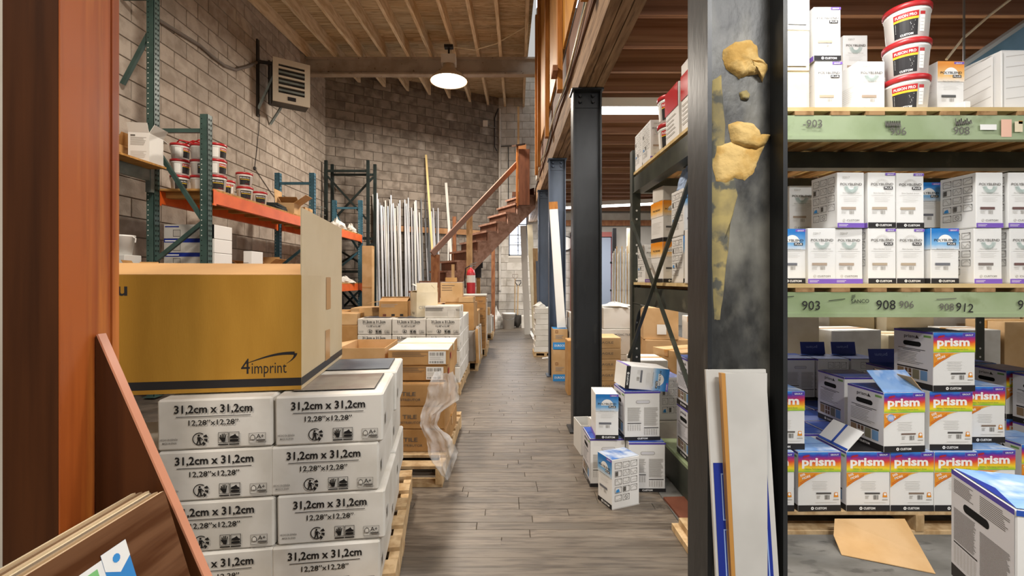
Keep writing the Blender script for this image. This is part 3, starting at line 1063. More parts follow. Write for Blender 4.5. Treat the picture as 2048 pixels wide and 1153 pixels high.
# --- grout box B: tall white box with sunburst (w .127, d .17, h .255)
QW, QD, QH = 0.128, 0.170, 0.255
tops = {
    'blue': ramp_mat('grad_blue', [(0, '#e6e5e2'), (.35, '#7fb4de'), (1, '#1f78c4')], .165, .250),
    'orange': ramp_mat('grad_orange', [(0, '#e6e5e2'), (.4, '#f0c070'), (1, '#e8901c')], .165, .250),
}
def poly_front(top=None, plus=True, base='char', sw='#b5aa98', pen=False):
    p = PR()
    w, h = QW, QH
    if top:
        p.rect(0, h * .62, w, h, tops[top], 1)
    cu, cv = w * .5, h * .75
    burst = m_white if top else m_ink3
    if top:
        p.disc(cu, cv, w * .27, burst, 2, 20, 0, 0, PI)
    for k in range(19 if plus else 28):
        a = (PI * (k + .5) / 19) if plus else (PI + PI * (k + .5) / 28)
        r0, r1 = (w * .2, w * .28)
        if not plus:
            r0, r1 = w * .12, w * .27
        if top:
            continue
        p.line((cu + r0 * math.cos(a), cv + r0 * math.sin(a)), (cu + r1 * math.cos(a), cv + r1 * math.sin(a)), w * .012, M('burst_teal', '#a9bcb6', .6) if not plus else m_ink3, 3)
    p.text('POLYBLEND', w * .5, h * .765, h * .062, m_char if top else m_ink, 4, 'C', .012, fit=w * .80)
    if plus:
        p.rect(w * .56, h * .695, w * .88, h * .745, m_char, 4)
        p.text('PLUS', w * .72, h * .704, h * .044, m_white, 5, 'C', .02, fit=w * .26)
    p.text('Non-Sanded Grout', w * .5, h * .615, h * .04, m_ink2, 3, 'C', 0, fit=w * .62)
    p.rect(w * .1, h * .585, w * .9, h * .590, m_ink3, 2)
    for k in range(4):
        p.rect(w * .22, h * (.55 - .025 * k), w * (.78 - .08 * (k % 2)), h * (.554 - .025 * k), m_ink3, 2)
    p.rect(w * .14, h * .33, w * .68, h * .375, M('swatch_' + sw, sw, .6), 2)
    p.barcode(w * .44, h * .25, w * .62, h * .315, m_ink2, 2)
    p.lines(w * .14, h * .255, w * .36, h * .315, 3, h * .006, m_ink3)
    if base == 'char':
        p.rect(0, 0, w, h * .095, m_char, 1)
        p.disc(w * .32, h * .047, h * .026, m_white, 2, 12, h * .010)
        p.text('CUSTOM', w * .40, h * .028, h * .05, m_white, 2, 'L', .03, fit=w * .44)
    else:
        p.rect(0, 0, w, h * .085, m_purple, 1)
        p.lines(w * .05, h * .02, w * .4, h * .065, 2, h * .007, m_white, 2, .2)
        p.disc(w * .24, h * .135, h * .024, m_ink3, 2, 12, h * .012)
        p.text('CUSTOM', w * .34, h * .115, h * .05, m_ink, 2, 'L', 0, fit=w * .46)
    if plus:
        p.rect(w * .62, h * .945, w * .99, h * .99, m_purple, 2)
        p.text('GROUT', w * .68, h * .952, h * .032, m_white, 3, 'L', .02, fit=w * .24)
    if pen:
        p.text('32017', w * .18, h * .89, h * .055, m_ink2, 3, 'L', 0)
    return p.mesh('sunburst_front')
QF = {'blue': poly_front('blue', True, 'char', '#6f7076'), 'orange': poly_front('orange', True, 'char', '#5a5a5a'),
      'plus': poly_front(None, True, 'char', '#b5a48e'), 'old': poly_front(None, False, 'purple', '#b09d8b', True),
      'red': poly_front(None, False, 'purple', '#6e5350'), 'brown': poly_front(None, False, 'purple', '#7a706b')}
QDR = drawings(QD, QH)
qs = PR()
qs.rect(0, 0, QD, QH * .095, m_char, 1)
qs.rect(0, QH * .62, QD, QH, tops['blue'], 1)
qs.text('POLYBLEND', QD * .5, QH * .765, QH * .062, m_char, 4, 'C', .012, fit=QD * .6)
qs.rect(QD * .56, QH * .695, QD * .8, QH * .745, m_char, 4)
QBS = qs.mesh('blue_side')
qs = PR()
qs.rect(0, 0, QD, QH * .095, m_char, 1)
qs.rect(0, QH * .62, QD, QH, tops['orange'], 1)
qs.text('POLYBLEND', QD * .5, QH * .765, QH * .062, m_char, 4, 'C', .012, fit=QD * .6)
qs.lines(QD * .1, QH * .2, QD * .9, QH * .5, 8, QH * .006, m_ink3)
QOS = qs.mesh('orange_side')
qs = PR()
qs.lines(QD * .1, QH * .3, QD * .9, QH * .6, 8, QH * .006, m_ink3)
qs.rect(0, 0, QD, QH * .09, m_purple, 1)
QPS = qs.mesh('plain_side')
G_POLY = 'tall sunburst grout boxes'
def poly_box(loc, rz, label, kind='plus', left='draw', rot=None, group=G_POLY, front=True, right=None, name='sunburst_grout_box', topm=None):
    o = put(name, bevel_box(QW, QD, QH, .002, (m_boxwhite,), .001, 2), loc=loc, rz=rz, rot=rot)
    tag(o, label, 'box', group)
    sd = {'draw': QDR, 'blue': QBS, 'orange': QOS, 'plain': QPS}
    if front:
        face(o, QF[kind], 'front', QW, QD + .002, QH)
    if left:
        face(o, sd[left], 'left', QW + .002, QD, QH)
    if right:
        face(o, sd[right], 'right', QW + .002, QD, QH)
    if topm:
        p = PR(); p.rect(.002, .002, QW - .002, QD - .002, topm, 1)
        face(o, p.mesh('lid_print'), 'top', QW, QD, QH + .001, 'lid')
    return o

# --- bucket of grout (r .09, h .165)
BR, BHt = 0.088, 0.165
m_bucket = M('bucket_white', '#e8e6e2', 0.35, spec=0.5)
m_lid = M('lid_red', '#b2282c', 0.35, spec=0.5)
b_ = MB()
b_.lathe([(0, 0), (.070, 0), (.076, .004), (.085, .125), (.088, .128), (.088, .134), (.0855, .137), (.0865, .152), (0, .152)], m_bucket, 28)
BK_BODY = b_.mesh('bucket', True)
b_ = MB()
b_.lathe([(.0875, .140), (.0915, .142), (.0925, .160), (.089, .165), (.082, .165), (.080, .160), (0, .160)], m_lid, 28)
BK_LID = b_.mesh('lid', True)
b_ = MB()
b_.tube([(.089 * math.cos(PI * i / 14) * 1.03, -.092 * math.sin(PI * i / 14) * .9, .138 - .06 * math.sin(PI * i / 14)) for i in range(15)], .0018, m_steel, 5)
BK_HAN = b_.mesh('bail_handle')
def rbk(v):
    return .0765 + (.085 - .0765) * (v - .004) / .121 + .0006
def on_bucket(a0):
    def fn(u, y, v):
        r = rbk(v) - y
        t = a0 + u / .085
        return (r * math.sin(t), -r * math.cos(t), v)
    return fn
def bucket_label(kind):
    p = PR()
    if kind == 'side':                                            # bar-code side towards the viewer
        p.rect(-.075, .02, -.015, .118, m_paper, 1, 6)
        p.lines(-.07, .03, -.02, .112, 12, .0018, m_ink2, 2, .2)
        p.rect(.0, .018, .10, .120, m_char, 1, 8)
        p.rect(.0, .092, .10, .120, m_red, 2, 8)
        p.text('FUSION PRO', .006, .098, .019, m_white, 3, 'L', .02, fit=.085)
        p.rect(.0, .086, .10, .091, m_yellow, 3, 8)
    elif kind == 'dark':
        p.rect(-.06, .018, .06, .118, m_char, 1, 10)
        p.disc(-.045, .10, .008, m_white, 3, 12, .003)
        p.text('FUSION PRO', -.034, .093, .017, m_white, 3, 'L', .02, fit=.085)
        p.rect(-.05, .078, .055, .084, m_yellow, 2, 8)
        p.lines(-.05, .035, .04, .072, 5, .003, m_ink2, 2, .3)
        p.rect(.0, .022, .05, .034, M('label_maroon', '#5e1c22', .5), 2, 4)
    else:
        p.rect(-.065, .012, .028, .118, m_navy if False else m_char, 1, 8)
        p.rect(-.065, .096, .030, .120, m_red, 2, 8)
        p.text('FUSION PRO', -.058, .100, .017, m_white, 3, 'L', .02, fit=.08)
        p.rect(-.065, .085, .030, .095, m_yellow, 2, 8)
        p.lines(-.058, .035, .02, .08, 7, .0025, m_white, 2, .3)
        p.text('CUSTOM', -.04, .016, .013, m_white, 2, 'L', .03, fit=.05)
        p.rect(.036, .025, .058, .10, m_paper, 1, 3)
        p.rect(.036, .10, .058, .115, m_red, 1, 3)
        p.lines(.038, .03, .056, .09, 4, .002, m_ink2, 2, .2)
    return p.mesh('bucket_label', on_bucket(0.0))
BK_L = {k: bucket_label(k) for k in ('side', 'dark', 'red')}
def bucket(loc, rz, label, kind, group, rot=None, handle=True):
    o = put('bucket', BK_BODY, loc=loc, rz=rz, rot=rot)
    tag(o, label, 'bucket', group)
    put('lid', BK_LID, o)
    put('label', BK_L[kind], o)
    if handle:
        put('bail_handle', BK_HAN, o, rot=(0, 0, PI))
    return o

# --- plain cartons: body, two lid flaps with a seam, tape, sometimes printed lines
def carton(name, label, w, d, h, loc, rz=0.0, mat=None, cat='carton', group=None, prints=(), tape=m_tape, flaps=True, seed=0, rot=None, topmat=None):
    mat = mat or m_card
    o = put(name, bevel_box(w, d, h - .004 if flaps else h, .003, (mat,), .0025, seed % 4), loc=loc, rz=rz, rot=rot)
    tag(o, label, cat, group)
    if flaps:
        for s in (-1, 1):
            b = MB()
            y0, y1 = sorted((s * .0015, s * (d / 2 - .002)))
            b.box((-w / 2 + .002, y0, h - .0045), (w / 2 - .002, y1, h - .0012), topmat or mat)
            b.build('flap', o)
        if tape:
            b = MB()
            tw = min(.025, d * .12)
            b.box((-w / 2 - .0008, -tw, h - .0011), (w / 2 + .0008, tw, h - .0004), tape)
            b.box((-w / 2 - .0034, -tw, h - .06 if h > .1 else h * .5), (-w / 2 - .0012, tw, h - .0004), tape)
            b.box((w / 2 + .0012, -tw, h - .06 if h > .1 else h * .5), (w / 2 + .0034, tw, h - .0004), tape)
            b.build('tape', o)
    for (side, me) in prints:
        face(o, me, side, w + .006, d + .006, h)
    return o
def open_carton(name, label, w, d, h, loc, rz=0.0, mat=None, group=None, ang=(40, 40, 60, 60), fl=None, prints=(), inner=None, cat='carton', rot=None, t=0.004):
    """carton without lid; four flaps at given angles out from vertical (front, back, left, right), None = folded in"""
    mat = mat or m_card
    b = MB()
    b.box((-w / 2, -d / 2, 0), (w / 2, d / 2, t), mat)
    b.box((-w / 2, -d / 2, t), (w / 2, -d / 2 + t, h), mat)
    b.box((-w / 2, d / 2 - t, t), (w / 2, d / 2, h), mat)
    b.box((-w / 2, -d / 2 + t, t), (-w / 2 + t, d / 2 - t, h), mat)
    b.box((w / 2 - t, -d / 2 + t, t), (w / 2, d / 2 - t, h), mat)
    o = b.build(name, loc=loc, rz=rz)
    if rot:
        o.rotation_euler = rot
    tag(o, label, 'carton' if cat is None else cat, group)
    fl = fl or min(w, d) * .48
    fm = inner or mat
    for (k, a) in enumerate(ang):
        if a is None:
            continue
        q = MB()
        L = w if k < 2 else d
        q.box((-L / 2 + .003, -t / 2, 0), (L / 2 - .003, t / 2, fl), fm)
        me = q.mesh('flap')
        ra = math.radians(a)
        if k == 0:
            put('flap', me, o, (0, -d / 2 + t / 2, h), rot=(ra, 0, 0))
        elif k == 1:
            put('flap', me, o, (0, d / 2 - t / 2, h), rot=(-ra, 0, 0))
        elif k == 2:
            put('flap', me, o, (-w / 2 + t / 2, 0, h), rot=(ra, 0, -PI / 2))
        else:
            put('flap', me, o, (w / 2 - t / 2, 0, h), rot=(ra, 0, PI / 2))
    for (side, me) in prints:
        face(o, me, side, w, d, h)
    return o
def printed(w, h, what, mat=None, sub=None, lines=0, bar=False, al='C', v=.45, size=None, panel=None):
    p = PR()
    mat = mat or m_ink
    if what:
        p.text(what, w * (.5 if al == 'C' else .06), h * v, size or h * .18, mat, 2, al, .01, fit=min(w * .8, len(what) * (size or h * .18) * .62))
    if sub:
        p.text(sub, w * (.5 if al == 'C' else .06), h * (v - .22), (size or h * .18) * .6, mat, 2, al, .0, fit=min(w * .8, len(sub) * (size or h * .18) * .38))
    if lines:
        p.lines(w * .08, h * .55, w * .7, h * .9, lines, h * .02, mat, 2, .3)
    if bar:
        p.rect(w * .68, h * .08, w * .97, h * .92, m_paper, 1)
        p.barcode(w * .70, h * .62, w * .94, h * .84, m_ink, 2, 14)
        p.lines(w * .70, h * .32, w * .94, h * .58, 4, h * .02, m_ink2, 2, .3)
        p.barcode(w * .70, h * .13, w * .94, h * .27, m_black, 2, 16, 9)
    if panel:
        u0, u1, v0, v1, pm = panel
        p.rect(w * u0, h * v0, w * u1, h * v1, pm, 1)
    return p.mesh('carton_print')

# --- pallet
def pallet(label, loc, w, d, rz=0.0, h=.12, nb=7, group='wooden pallets'):
    """deck boards run along x; stringers along y"""
    t = thing('pallet', label, 'pallet', loc, rz, group)
    for i in range(nb):
        b = MB(); y = -d / 2 + .045 + i * (d - .09) / (nb - 1)
        b.box((-w / 2, y - .042, h - .016), (w / 2, y + .042, h), m_pallet)
        b.build('deck_board', t)
    for x in (-w / 2 + .02, 0, w / 2 - .02):
        b = MB(); b.box((x - .019, -d / 2, .017), (x + .019, d / 2, h - .0165), m_pallet); b.build('stringer', t)
    for y in (-d / 2 + .05, 0, d / 2 - .05):
        b = MB(); b.box((-w / 2, y - .045, 0), (w / 2, y + .045, .0165), m_pallet); b.build('bottom_board', t)
    return t

# ------------------------------------------------------------------ wooden sample stand at the near left: post, sloping fin, leaning sample boards
m_cherry = M('cherry_wood', '#b05a22', 0.42, c2='#8f4217', scale=2.2, stretch=(9, 9, .5), c3='#c9762f', scale3=3, coat=0.8, spec=0.5)
m_stand_shaded = M('stand_wood_shaded', '#4e2a12', 0.4, c2='#3a1d0a', scale=2.2, stretch=(9, 9, .5), coat=0.15)  # darker copy of the stand's wood, shade on camera-facing faces put into colour
st = thing('sample_stand', 'cherry-stained wooden sample stand, a tall post with a sloping fin', 'display stand', (-0.814, 0.828, 0))
b = MB(); b.box((-.105, 0, 0), (-.004, .122, 2.6), m_stand_shaded); b.build('post_core', st)
b = MB(); b.box((-.003, 0.0, 0), (0.0, .105, 2.6), m_cherry); b.build('side_panel', st)
b = MB(); b.box((-.003, .106, 0), (.003, .122, 2.6), m_cherry); b.build('edge_strip', st)
fin = MB()
pf = lambda u, v, w: (u, w, v)
fin.prism([(.0045, 0.02), (.43, 0.02), (.43, .10), (.005, 1.07)], .066, .084, m_stand_shaded, pf)
fin.build('fin', st)
fe = MB()
a_, b2 = Vector((.0055, .066, 1.0715)), Vector((.431, .066, .1015))
n_ = Vector((b2.z - a_.z, 0, -(b2.x - a_.x))).normalized() * -1
fe.add([a_, b2, b2 + n_ * .004, a_ + n_ * .004, a_ + Vector((0, .018, 0)), b2 + Vector((0, .018, 0)), b2 + n_ * .004 + Vector((0, .018, 0)), a_ + n_ * .004 + Vector((0, .018, 0))],
       [(0, 1, 2, 3), (4, 5, 6, 7), (0, 1, 5, 4), (1, 2, 6, 5), (2, 3, 7, 6), (3, 0, 4, 7)], M('fin_edge', '#c98a6c', .35, coat=.3))  # edge paler than the fin, its lit look put into the colour
fe.build('fin_edge', st)
b = MB(); b.box((0.0045, -.36, 0), (.43, .064, .018), m_stand_shaded); b.build('bottom_shelf', st)
# laminate sample boards leaning on the post
woods = ['#6e4a30', '#a58a68', '#8a7a66', '#c2ad8c', '#7d6248', '#b59c7a']
lean = math.radians(17)
for k in range(6):
    mk = M('laminate_%d' % k, woods[k], 0.35, c2=woods[k][:1] + '%02x%02x%02x' % tuple(max(0, int(woods[k][i:i + 2], 16) - 30) for i in (1, 3, 5)), scale=3, stretch=(14, 1, 14))
    me = MB()
    me.box((-.0072, -.34, 0), (0, 0, .79), M('laminate_core_%d' % (k % 3), ('#b9a184', '#8e7a62', '#cdbd9f')[k % 3], .8))
    me.box((0.0, -.34, 0), (.0012, 0, .79), mk)
    o = me.build('sample_board', loc=(-0.428 - k * .0098, .872 - .004 * (k % 3), .0195), rz=0)
    o.rotation_euler = (0, -lean, 0)
    tag(o, ['dark walnut laminate sample board with a paper label, frontmost of the leaning samples', 'second laminate sample board, right behind the labelled walnut one',
            'third of the leaning laminate sample boards', 'fourth of the leaning laminate sample boards, pale core', 'fifth of the leaning laminate sample boards',
            'rearmost laminate sample board, against the wooden post'][k], 'sample board', 'laminate samples in the stand')
    if k == 0:
        p = PR()
        p.rect(.05, .60, .29, .675, m_paper, 1)
        p.rect(.245, .615, .292, .682, M('label_blue', '#3a86c8', .4), 2)
        p.poly([(.245, .655), (.2685, .640), (.292, .655), (.292, .682), (.245, .682)], m_paper, 3)
        p.disc(.268, .664, .007, m_sky, 4, 10)
        p.rect(.12, .65, .235, .667, M('label_green', '#7fbf7a', .5), 2)
        p.rect(.06, .648, .118, .667, M('label_orange', '#e88a4a', .5), 2)
        p.text('Waterproof', .13, .6535, .012, m_white, 3, 'L', 0)
        p.lines(.13, .612, .235, .645, 4, .003, m_ink2, 2, .2)
        put('label', p.mesh('sample_label'), o, (.0016, -.395, .072), rot=(0, 0, PI / 2))
# pale panel added behind the stand to fill a whitish strip
b = MB(); b.box((-1.30, 1.02, 0), (-1.10, 1.05, 2.3), m_white_wall)
tag(b.build('added_pale_panel'), 'added pale flat panel standing behind the wooden sample stand', 'door')

# ------------------------------------------------------------------ front pallet of 31,2cm cartons
YAW = math.radians(8)
FRc = Vector((-0.419, 1.545, 0))
ex = Vector((math.cos(YAW), math.sin(YAW), 0)); ey = Vector((-math.sin(YAW), math.cos(YAW), 0))
PZ = .135
pallet('pale wooden pallet under the front stack of 31,2cm tile cartons', tuple(FRc - ex * .50 + ey * .44), 1.06, 1.06, YAW, PZ - .002)
rown = ['bottom', 'third', 'second', 'top']
for iz in range(4):
    for ix in range(3):
        for iy in range(2 if ix < 2 else 1):
            if ix == 2 and iz == 3:
                continue
            jx, jy = RND.uniform(-.006, .006), RND.uniform(-.004, .006)
            c = FRc - ex * (TW / 2 + ix * (TW + .010) + (.012 if iz in (0, 2) and ix == 0 else 0) + jx) + ey * (TD / 2 + iy * (TD + .012) + jy)
            lab = '31,2cm tile carton under the big kraft carton, %s row, %s%s column' % (
                rown[iz], 'rear ' if iy else '', ('aisle-side', 'middle', 'wall-side')[ix])
            o = tile_box((c.x, c.y, PZ + iz * (TH + .0025)), YAW + RND.uniform(-.012, .012), lab, 'tile cartons of the front stack', top=('stone' if iz == 3 and iy == 0 and ix == 0 else ('slate' if iz == 3 and iy else None)), seed=iz + ix * 3)
STK = PZ + 4 * (TH + .0025)
# torn lid sheet sticking out at the wall side
b = MB()
b.add([(-.02, 0, 0), (.20, .02, .012), (.12, .25, .004), (-.16, .2, -.012), (-.02, 0, .002), (.20, .02, .014), (.12, .25, .006), (-.16, .2, -.010)], [(0, 1, 2, 3), (7, 6, 5, 4), (0, 1, 5, 4), (1, 2, 6, 5), (2, 3, 7, 6), (3, 0, 4, 7)], m_wcard)
# kraft shipping carton lying on the stack
gw, gd, gh = 0.86, 0.66, 0.395
p = PR()
p.rect(.0, .0, gw, gh, m_kraft_shaded, .5)  # warm shade of the kraft front laid on as colour
p.text('4', gw * .775, gh * .15, .075, m_char, 2, 'L', .0, fit=.028)
p.text('imprint', gw * .814, gh * .15, .056, m_char, 2, 'L', .0, fit=.112)
for k in range(12):                                                  # the swoosh over the name
    t0, t1 = k / 12, (k + 1) / 12
    f1 = lambda t: (gw * (.79 + .185 * t), gh * (.235 + .085 * math.sin(t * 1.75)))
    w0, w1 = .0008 + .005 * t0, .0008 + .005 * t1
    (a, bq), (c, dq) = f1(t0), f1(t1)
    p.poly([(a, bq - w0), (c, dq - w1), (c, dq + w1), (a, bq + w0)], m_char, 2)
e0 = f1(1.0)
for k in range(6):
    t0, t1 = k / 6, (k + 1) / 6
    f2 = lambda t: (e0[0] + .003 - .03 * t * t, e0[1] - .035 * t)
    w0, w1 = .005 * (1 - t0) + .0008, .005 * (1 - t1) + .0008
    p.poly([(f2(t1)[0] - w1, f2(t1)[1]), (f2(t1)[0] + w1, f2(t1)[1]), (f2(t0)[0] + w0, f2(t0)[1]), (f2(t0)[0] - w0, f2(t0)[1])], m_char, 2)
p.rect(0, gh * .035, gw, gh * .105, m_char, 1)
p.text('Thank you', gw * .372, gh * .83, .062, m_char, 2, 'R', .02, fit=.30)
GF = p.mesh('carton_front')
p = PR()
p.rect(0, gh * .035, gd, gh * .105, m_char, 1)
p.rect(gd * .50, gh * .10, gd * .62, gh * .42, m_tape, 2)
p.rect(gd * .52, gh * .64, gd * .64, gh * .985, m_tape, 2)
GS = p.mesh('carton_side')
GFR = Vector((-0.712, 1.572, 0))
gy = math.radians(8.5)
gx_, gy_ = Vector((math.cos(gy), math.sin(gy), 0)), Vector((-math.sin(gy), math.cos(gy), 0))
gc = GFR - gx_ * gw / 2 + gy_ * gd / 2
open_carton('shipping_carton', 'big kraft shipping carton with a raised side flap on the front tile stack', gw, gd, gh, (gc.x, gc.y, STK + .004), gy, m_kraft_lit,
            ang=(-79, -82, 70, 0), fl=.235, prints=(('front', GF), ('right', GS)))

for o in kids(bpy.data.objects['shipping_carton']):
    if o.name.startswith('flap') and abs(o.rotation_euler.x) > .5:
        o.data.materials[0] = m_flap_shaded

# ------------------------------------------------------------------ second pallet: brown flat cartons and stretch film
pallet('wooden pallet carrying the brown tile cartons and torn stretch film', (-0.86, 3.12, 0), .98, 1.08, 0.0, .12)
fl_p = printed(.375, .095, None, m_ink, lines=5, bar=True)
lines_p = printed(.375, .14, 'TILE', m_ink, 'DISTRIBUTOR', al='R' if False else 'C', size=.035)
r2 = printed(.6, .095, None, m_red, panel=(.12, .2, .3, .7, m_red))
for k in range(2):
    carton('tile_carton', ('flat brown tile carton with a barcode label, under another flat one', 'flat brown tile carton with a white lid and a barcode label')[k], .378, .60, .098,
           (-0.568 + .010 * k - .006, 3.16 - .012 * k, .545 + .1 * k), .02 * k, m_card, prints=(('front', fl_p), ('right', r2)), seed=k, topmat=m_wcard if k else None, tape=m_tapew if k else None, group='brown cartons on the second pallet')
for k in range(3):
    carton('tile_carton', ('lowest', 'middle', 'upper')[k] + ' brown tile carton under the flat barcoded cartons', .40, .60, .138, (-0.580 - .006 * k, 3.10, .121 + k * .1405), .0, m_card, prints=(('front', lines_p),), seed=k + 1, group='brown cartons on the second pallet')
open_carton('tile_carton', 'open brown carton with film over it beside the flat barcoded cartons', .29, .42, .20, (-0.935, 3.10, .545), .05, m_card2, ang=(None, 100, 100, None), group='brown cartons on the second pallet')
for k in range(3):
    carton('tile_carton', ('lowest', 'middle', 'upper')[k] + ' tan tile carton under the open brown carton', .34, .60, .138, (-0.97, 3.10, .121 + k * .1405), 0, m_card2, seed=k, group='brown cartons on the second pallet')
carton('tile_carton', 'white carton edge-up behind the kraft shipping carton', .26, .30, .54, (-1.53, 3.0, .0), .1, m_wcard, seed=2, tape=None)
# torn stretch film hanging into the aisle
m_film = M('stretch_film', '#efeeec', 0.12, alpha=0.42, spec=0.8, c2='#ffffff', scale=12)
edge = [(745, 868, 905), (770, 858, 916), (800, 852, 918), (825, 843, 882), (850, 842, 874), (880, 850, 905), (905, 858, 917), (930, 872, 908), (958, 891, 899)]
NU, NV = 22, 40
vs, fs = [], []
for j in range(NV + 1):
    q = j / NV * (len(edge) - 1)
    k = min(int(q), len(edge) - 2)
    a, c = edge[k], edge[k + 1]
    y_, l_, r_ = [a[i] + (c[i] - a[i]) * (q - k) for i in range(3)]
    for i in range(NU + 1):
        s = i / NU
        dd_ = 2.50 + .05 * noise.noise(Vector((s * 3.2, q * .8, 1.5))) + .022 * noise.noise(Vector((s * 9, q * 2.2, 7))) + .012 * math.sin(s * 21 + q * 1.3)
        p_ = P(l_ + (r_ - l_) * s + 2.5 * noise.noise(Vector((s * 5, q * 3, 3))), y_ + 3 * noise.noise(Vector((s * 6, q * 2, 8))), 2.50)
        vs.append((p_.x, dd_, max(p_.z, .02)))
for j in range(NV):
    for i in range(NU):
        a = j * (NU + 1) + i
        fs.append((a, a + 1, a + NU + 2, a + NU + 1))
b = MB(); b.add(vs, fs, m_film)
tag(b.build('stretch_film', smooth=True), 'torn clear stretch film hanging from the brown cartons into the aisle', 'plastic film')

# ------------------------------------------------------------------ third pallet: second stack of 31,2cm cartons, oddments on top
S3 = Vector((-0.487, 4.66, 0))
pallet('wooden pallet under the second stack of 31,2cm tile cartons', (-1.02, 5.22, 0), 1.08, 1.16, 0.0, .12)
for iz in range(4):
    for ix in range(3):
        for iy in range(3 if ix == 0 else 1):
            c = (S3.x - TW / 2 - ix * (TW + .006), S3.y + TD / 2 + iy * (TD + .008))
            lab = '31,2cm tile carton under the CERAMIC carton, %s row, %s column%s' % (rown[iz], ('aisle-side', 'middle', 'wall-side')[ix], ('', ', second deep', ', rearmost')[iy])
            tile_box((c[0], c[1], .121 + iz * (TH + .0025)), RND.uniform(-.01, .01), lab, 'tile cartons of the second stack', top='slate' if iz == 3 and ix > 0 and iy == 0 else None, seed=iz * 2 + ix, pr=(iy == 0))
for k, (ix, iy) in enumerate(((1, 1), (2, 1), (1, 2), (2, 2))):
    carton('tile_carton', ('large plain carton behind the middle 31,2cm column', 'large plain carton behind the wall-side 31,2cm column', 'large plain carton deep behind the middle 31,2cm column', 'large plain carton deep behind the wall-side 31,2cm column')[k],
           TW, TD, .65, (S3.x - TW / 2 - ix * (TW + .006), S3.y + TD / 2 + iy * (TD + .008), .121), 0, m_wcard, seed=k)
T3 = .121 + 4 * (TH + .0025) + .001
cer = printed(.235, .25, 'CERAMIC', m_ink2, None, v=.35, size=.045)
cer2 = printed(.21, .25, 'TILE', m_ink, None, v=.12, size=.03)
open_carton('carton', 'tall open cream carton marked CERAMIC on the second tile stack', .235, .21, .262, (-0.905, 4.93, T3), math.radians(30), m_cream, ang=(-6, -80, None, -40), fl=.10, prints=(('front', cer), ('left', cer2)))
sw3 = PR(); sw3.lines(.02, .10, .2, .14, 3, .004, m_ink2)
for k in range(3):
    sw3.rect(.04 + .09 * k, .008, .075 + .09 * k, .03, m_char if k else M('maroon_sw', '#6b3b2e', .6), 2)
sw3 = sw3.mesh('carton_print')
open_carton('carton', 'low tan carton with dented lid and three dark swatches on the second tile stack', .30, .26, .165, (-1.225, 4.98, T3), .06, m_card, ang=(-75, -70, 100, None), fl=.13, prints=(('front', sw3),))
wpr = PR(); wpr.lines(.01, .075, .2, .11, 3, .006, m_ink, 2, .1); wpr.lines(.01, .02, .24, .06, 4, .002, m_ink2, 2, 0); wpr.frame(.24, .012, .31, .085, .0015, m_ink2); wpr.text('902', .325, .075, .028, m_ink, 2)
carton('carton', 'flat white printed carton lying on the aisle side of the second tile stack', .36, .33, .125, (S3.x - .185, S3.y + .21, T3), -.02, m_wcard, prints=(('front', wpr.mesh('carton_print')),), tape=m_tapew, seed=3)
carton('carton', 'small tan carton lying behind the dented tan carton', .30, .25, .10, (-1.50, 5.16, T3 - .01), .1, m_card2, seed=1)

# ------------------------------------------------------------------ further pallets along the aisle
def px_box(px0, px1, y0, y1, d):
    a, b = P(px0, y0, d), P(px1, y1, d)
    return (a.x + b.x) / 2, b.z, b.x - a.x, a.z - b.z        # x centre, base z, width, height
pallet('wooden pallet with mixed brown cartons behind the second tile stack', (-0.93, 6.42, 0), 1.1, 1.1, 0, .12)
pallet('wooden pallet with a tall block of brown tile boxes, beyond the mixed cartons', (-0.70, 7.47, 0), .76, .92, 0, .12)
pallet('farthest wooden pallet of the aisle row, near the white bucket', (-0.84, 9.45, 0), 1.1, 1.0, 0, .12)
# block of mixed cartons on pallet A
eprint = printed(.28, .26, None, m_ink, lines=3)
for i, (x, y, w, d, h, z, mt, lab) in enumerate([
        (-0.62, 6.15, .40, .50, .40, .121, m_wcard, 'white shrink-wrapped carton at the aisle corner of the mixed pallet'),
        (-1.05, 6.15, .42, .50, .40, .121, m_card2, 'tan carton in the middle of the mixed pallet, lower layer'),
        (-0.62, 6.15, .38, .48, .36, .523, m_card, 'tall brown carton on the white shrink-wrapped one of the mixed pallet'),
        (-1.05, 6.15, .40, .48, .34, .523, m_card2, 'tan carton on the middle of the mixed pallet, upper layer'),
        (-0.62, 6.70, .40, .50, .62, .121, m_card2, 'tan carton at the back aisle corner of the mixed pallet'),
        (-1.05, 6.70, .42, .50, .70, .121, m_card, 'brown carton at the back of the mixed pallet')]):
    carton('carton', lab, w, d, h, (x, y, z), RND.uniform(-.03, .03), mt, seed=i)
carton('carton', 'brown carton with printed lines and a white lid, high on the mixed pallet', .285, .30, .262, (-0.74, 6.10, .886), .04, m_card2, prints=(('front', eprint),), topmat=m_wcard, tape=None)
open_carton('carton', 'open brown carton with a white flap, on the tan carton of the mixed pallet', .24, .26, .20, (-1.07, 6.2, .866), .1, m_card2, ang=(-50, 100, 60, None), inner=m_wcard)
carton('carton', 'small brown carton on top of the printed carton of the mixed pallet', .15, .15, .06, (-0.76, 6.12, 1.151), .2, m_card, tape=None)
carton('carton', 'tan carton half hanging over the aisle corner of the mixed pallet', .19, .25, .07, (-0.535, 6.03, .886), -.05, m_card2)
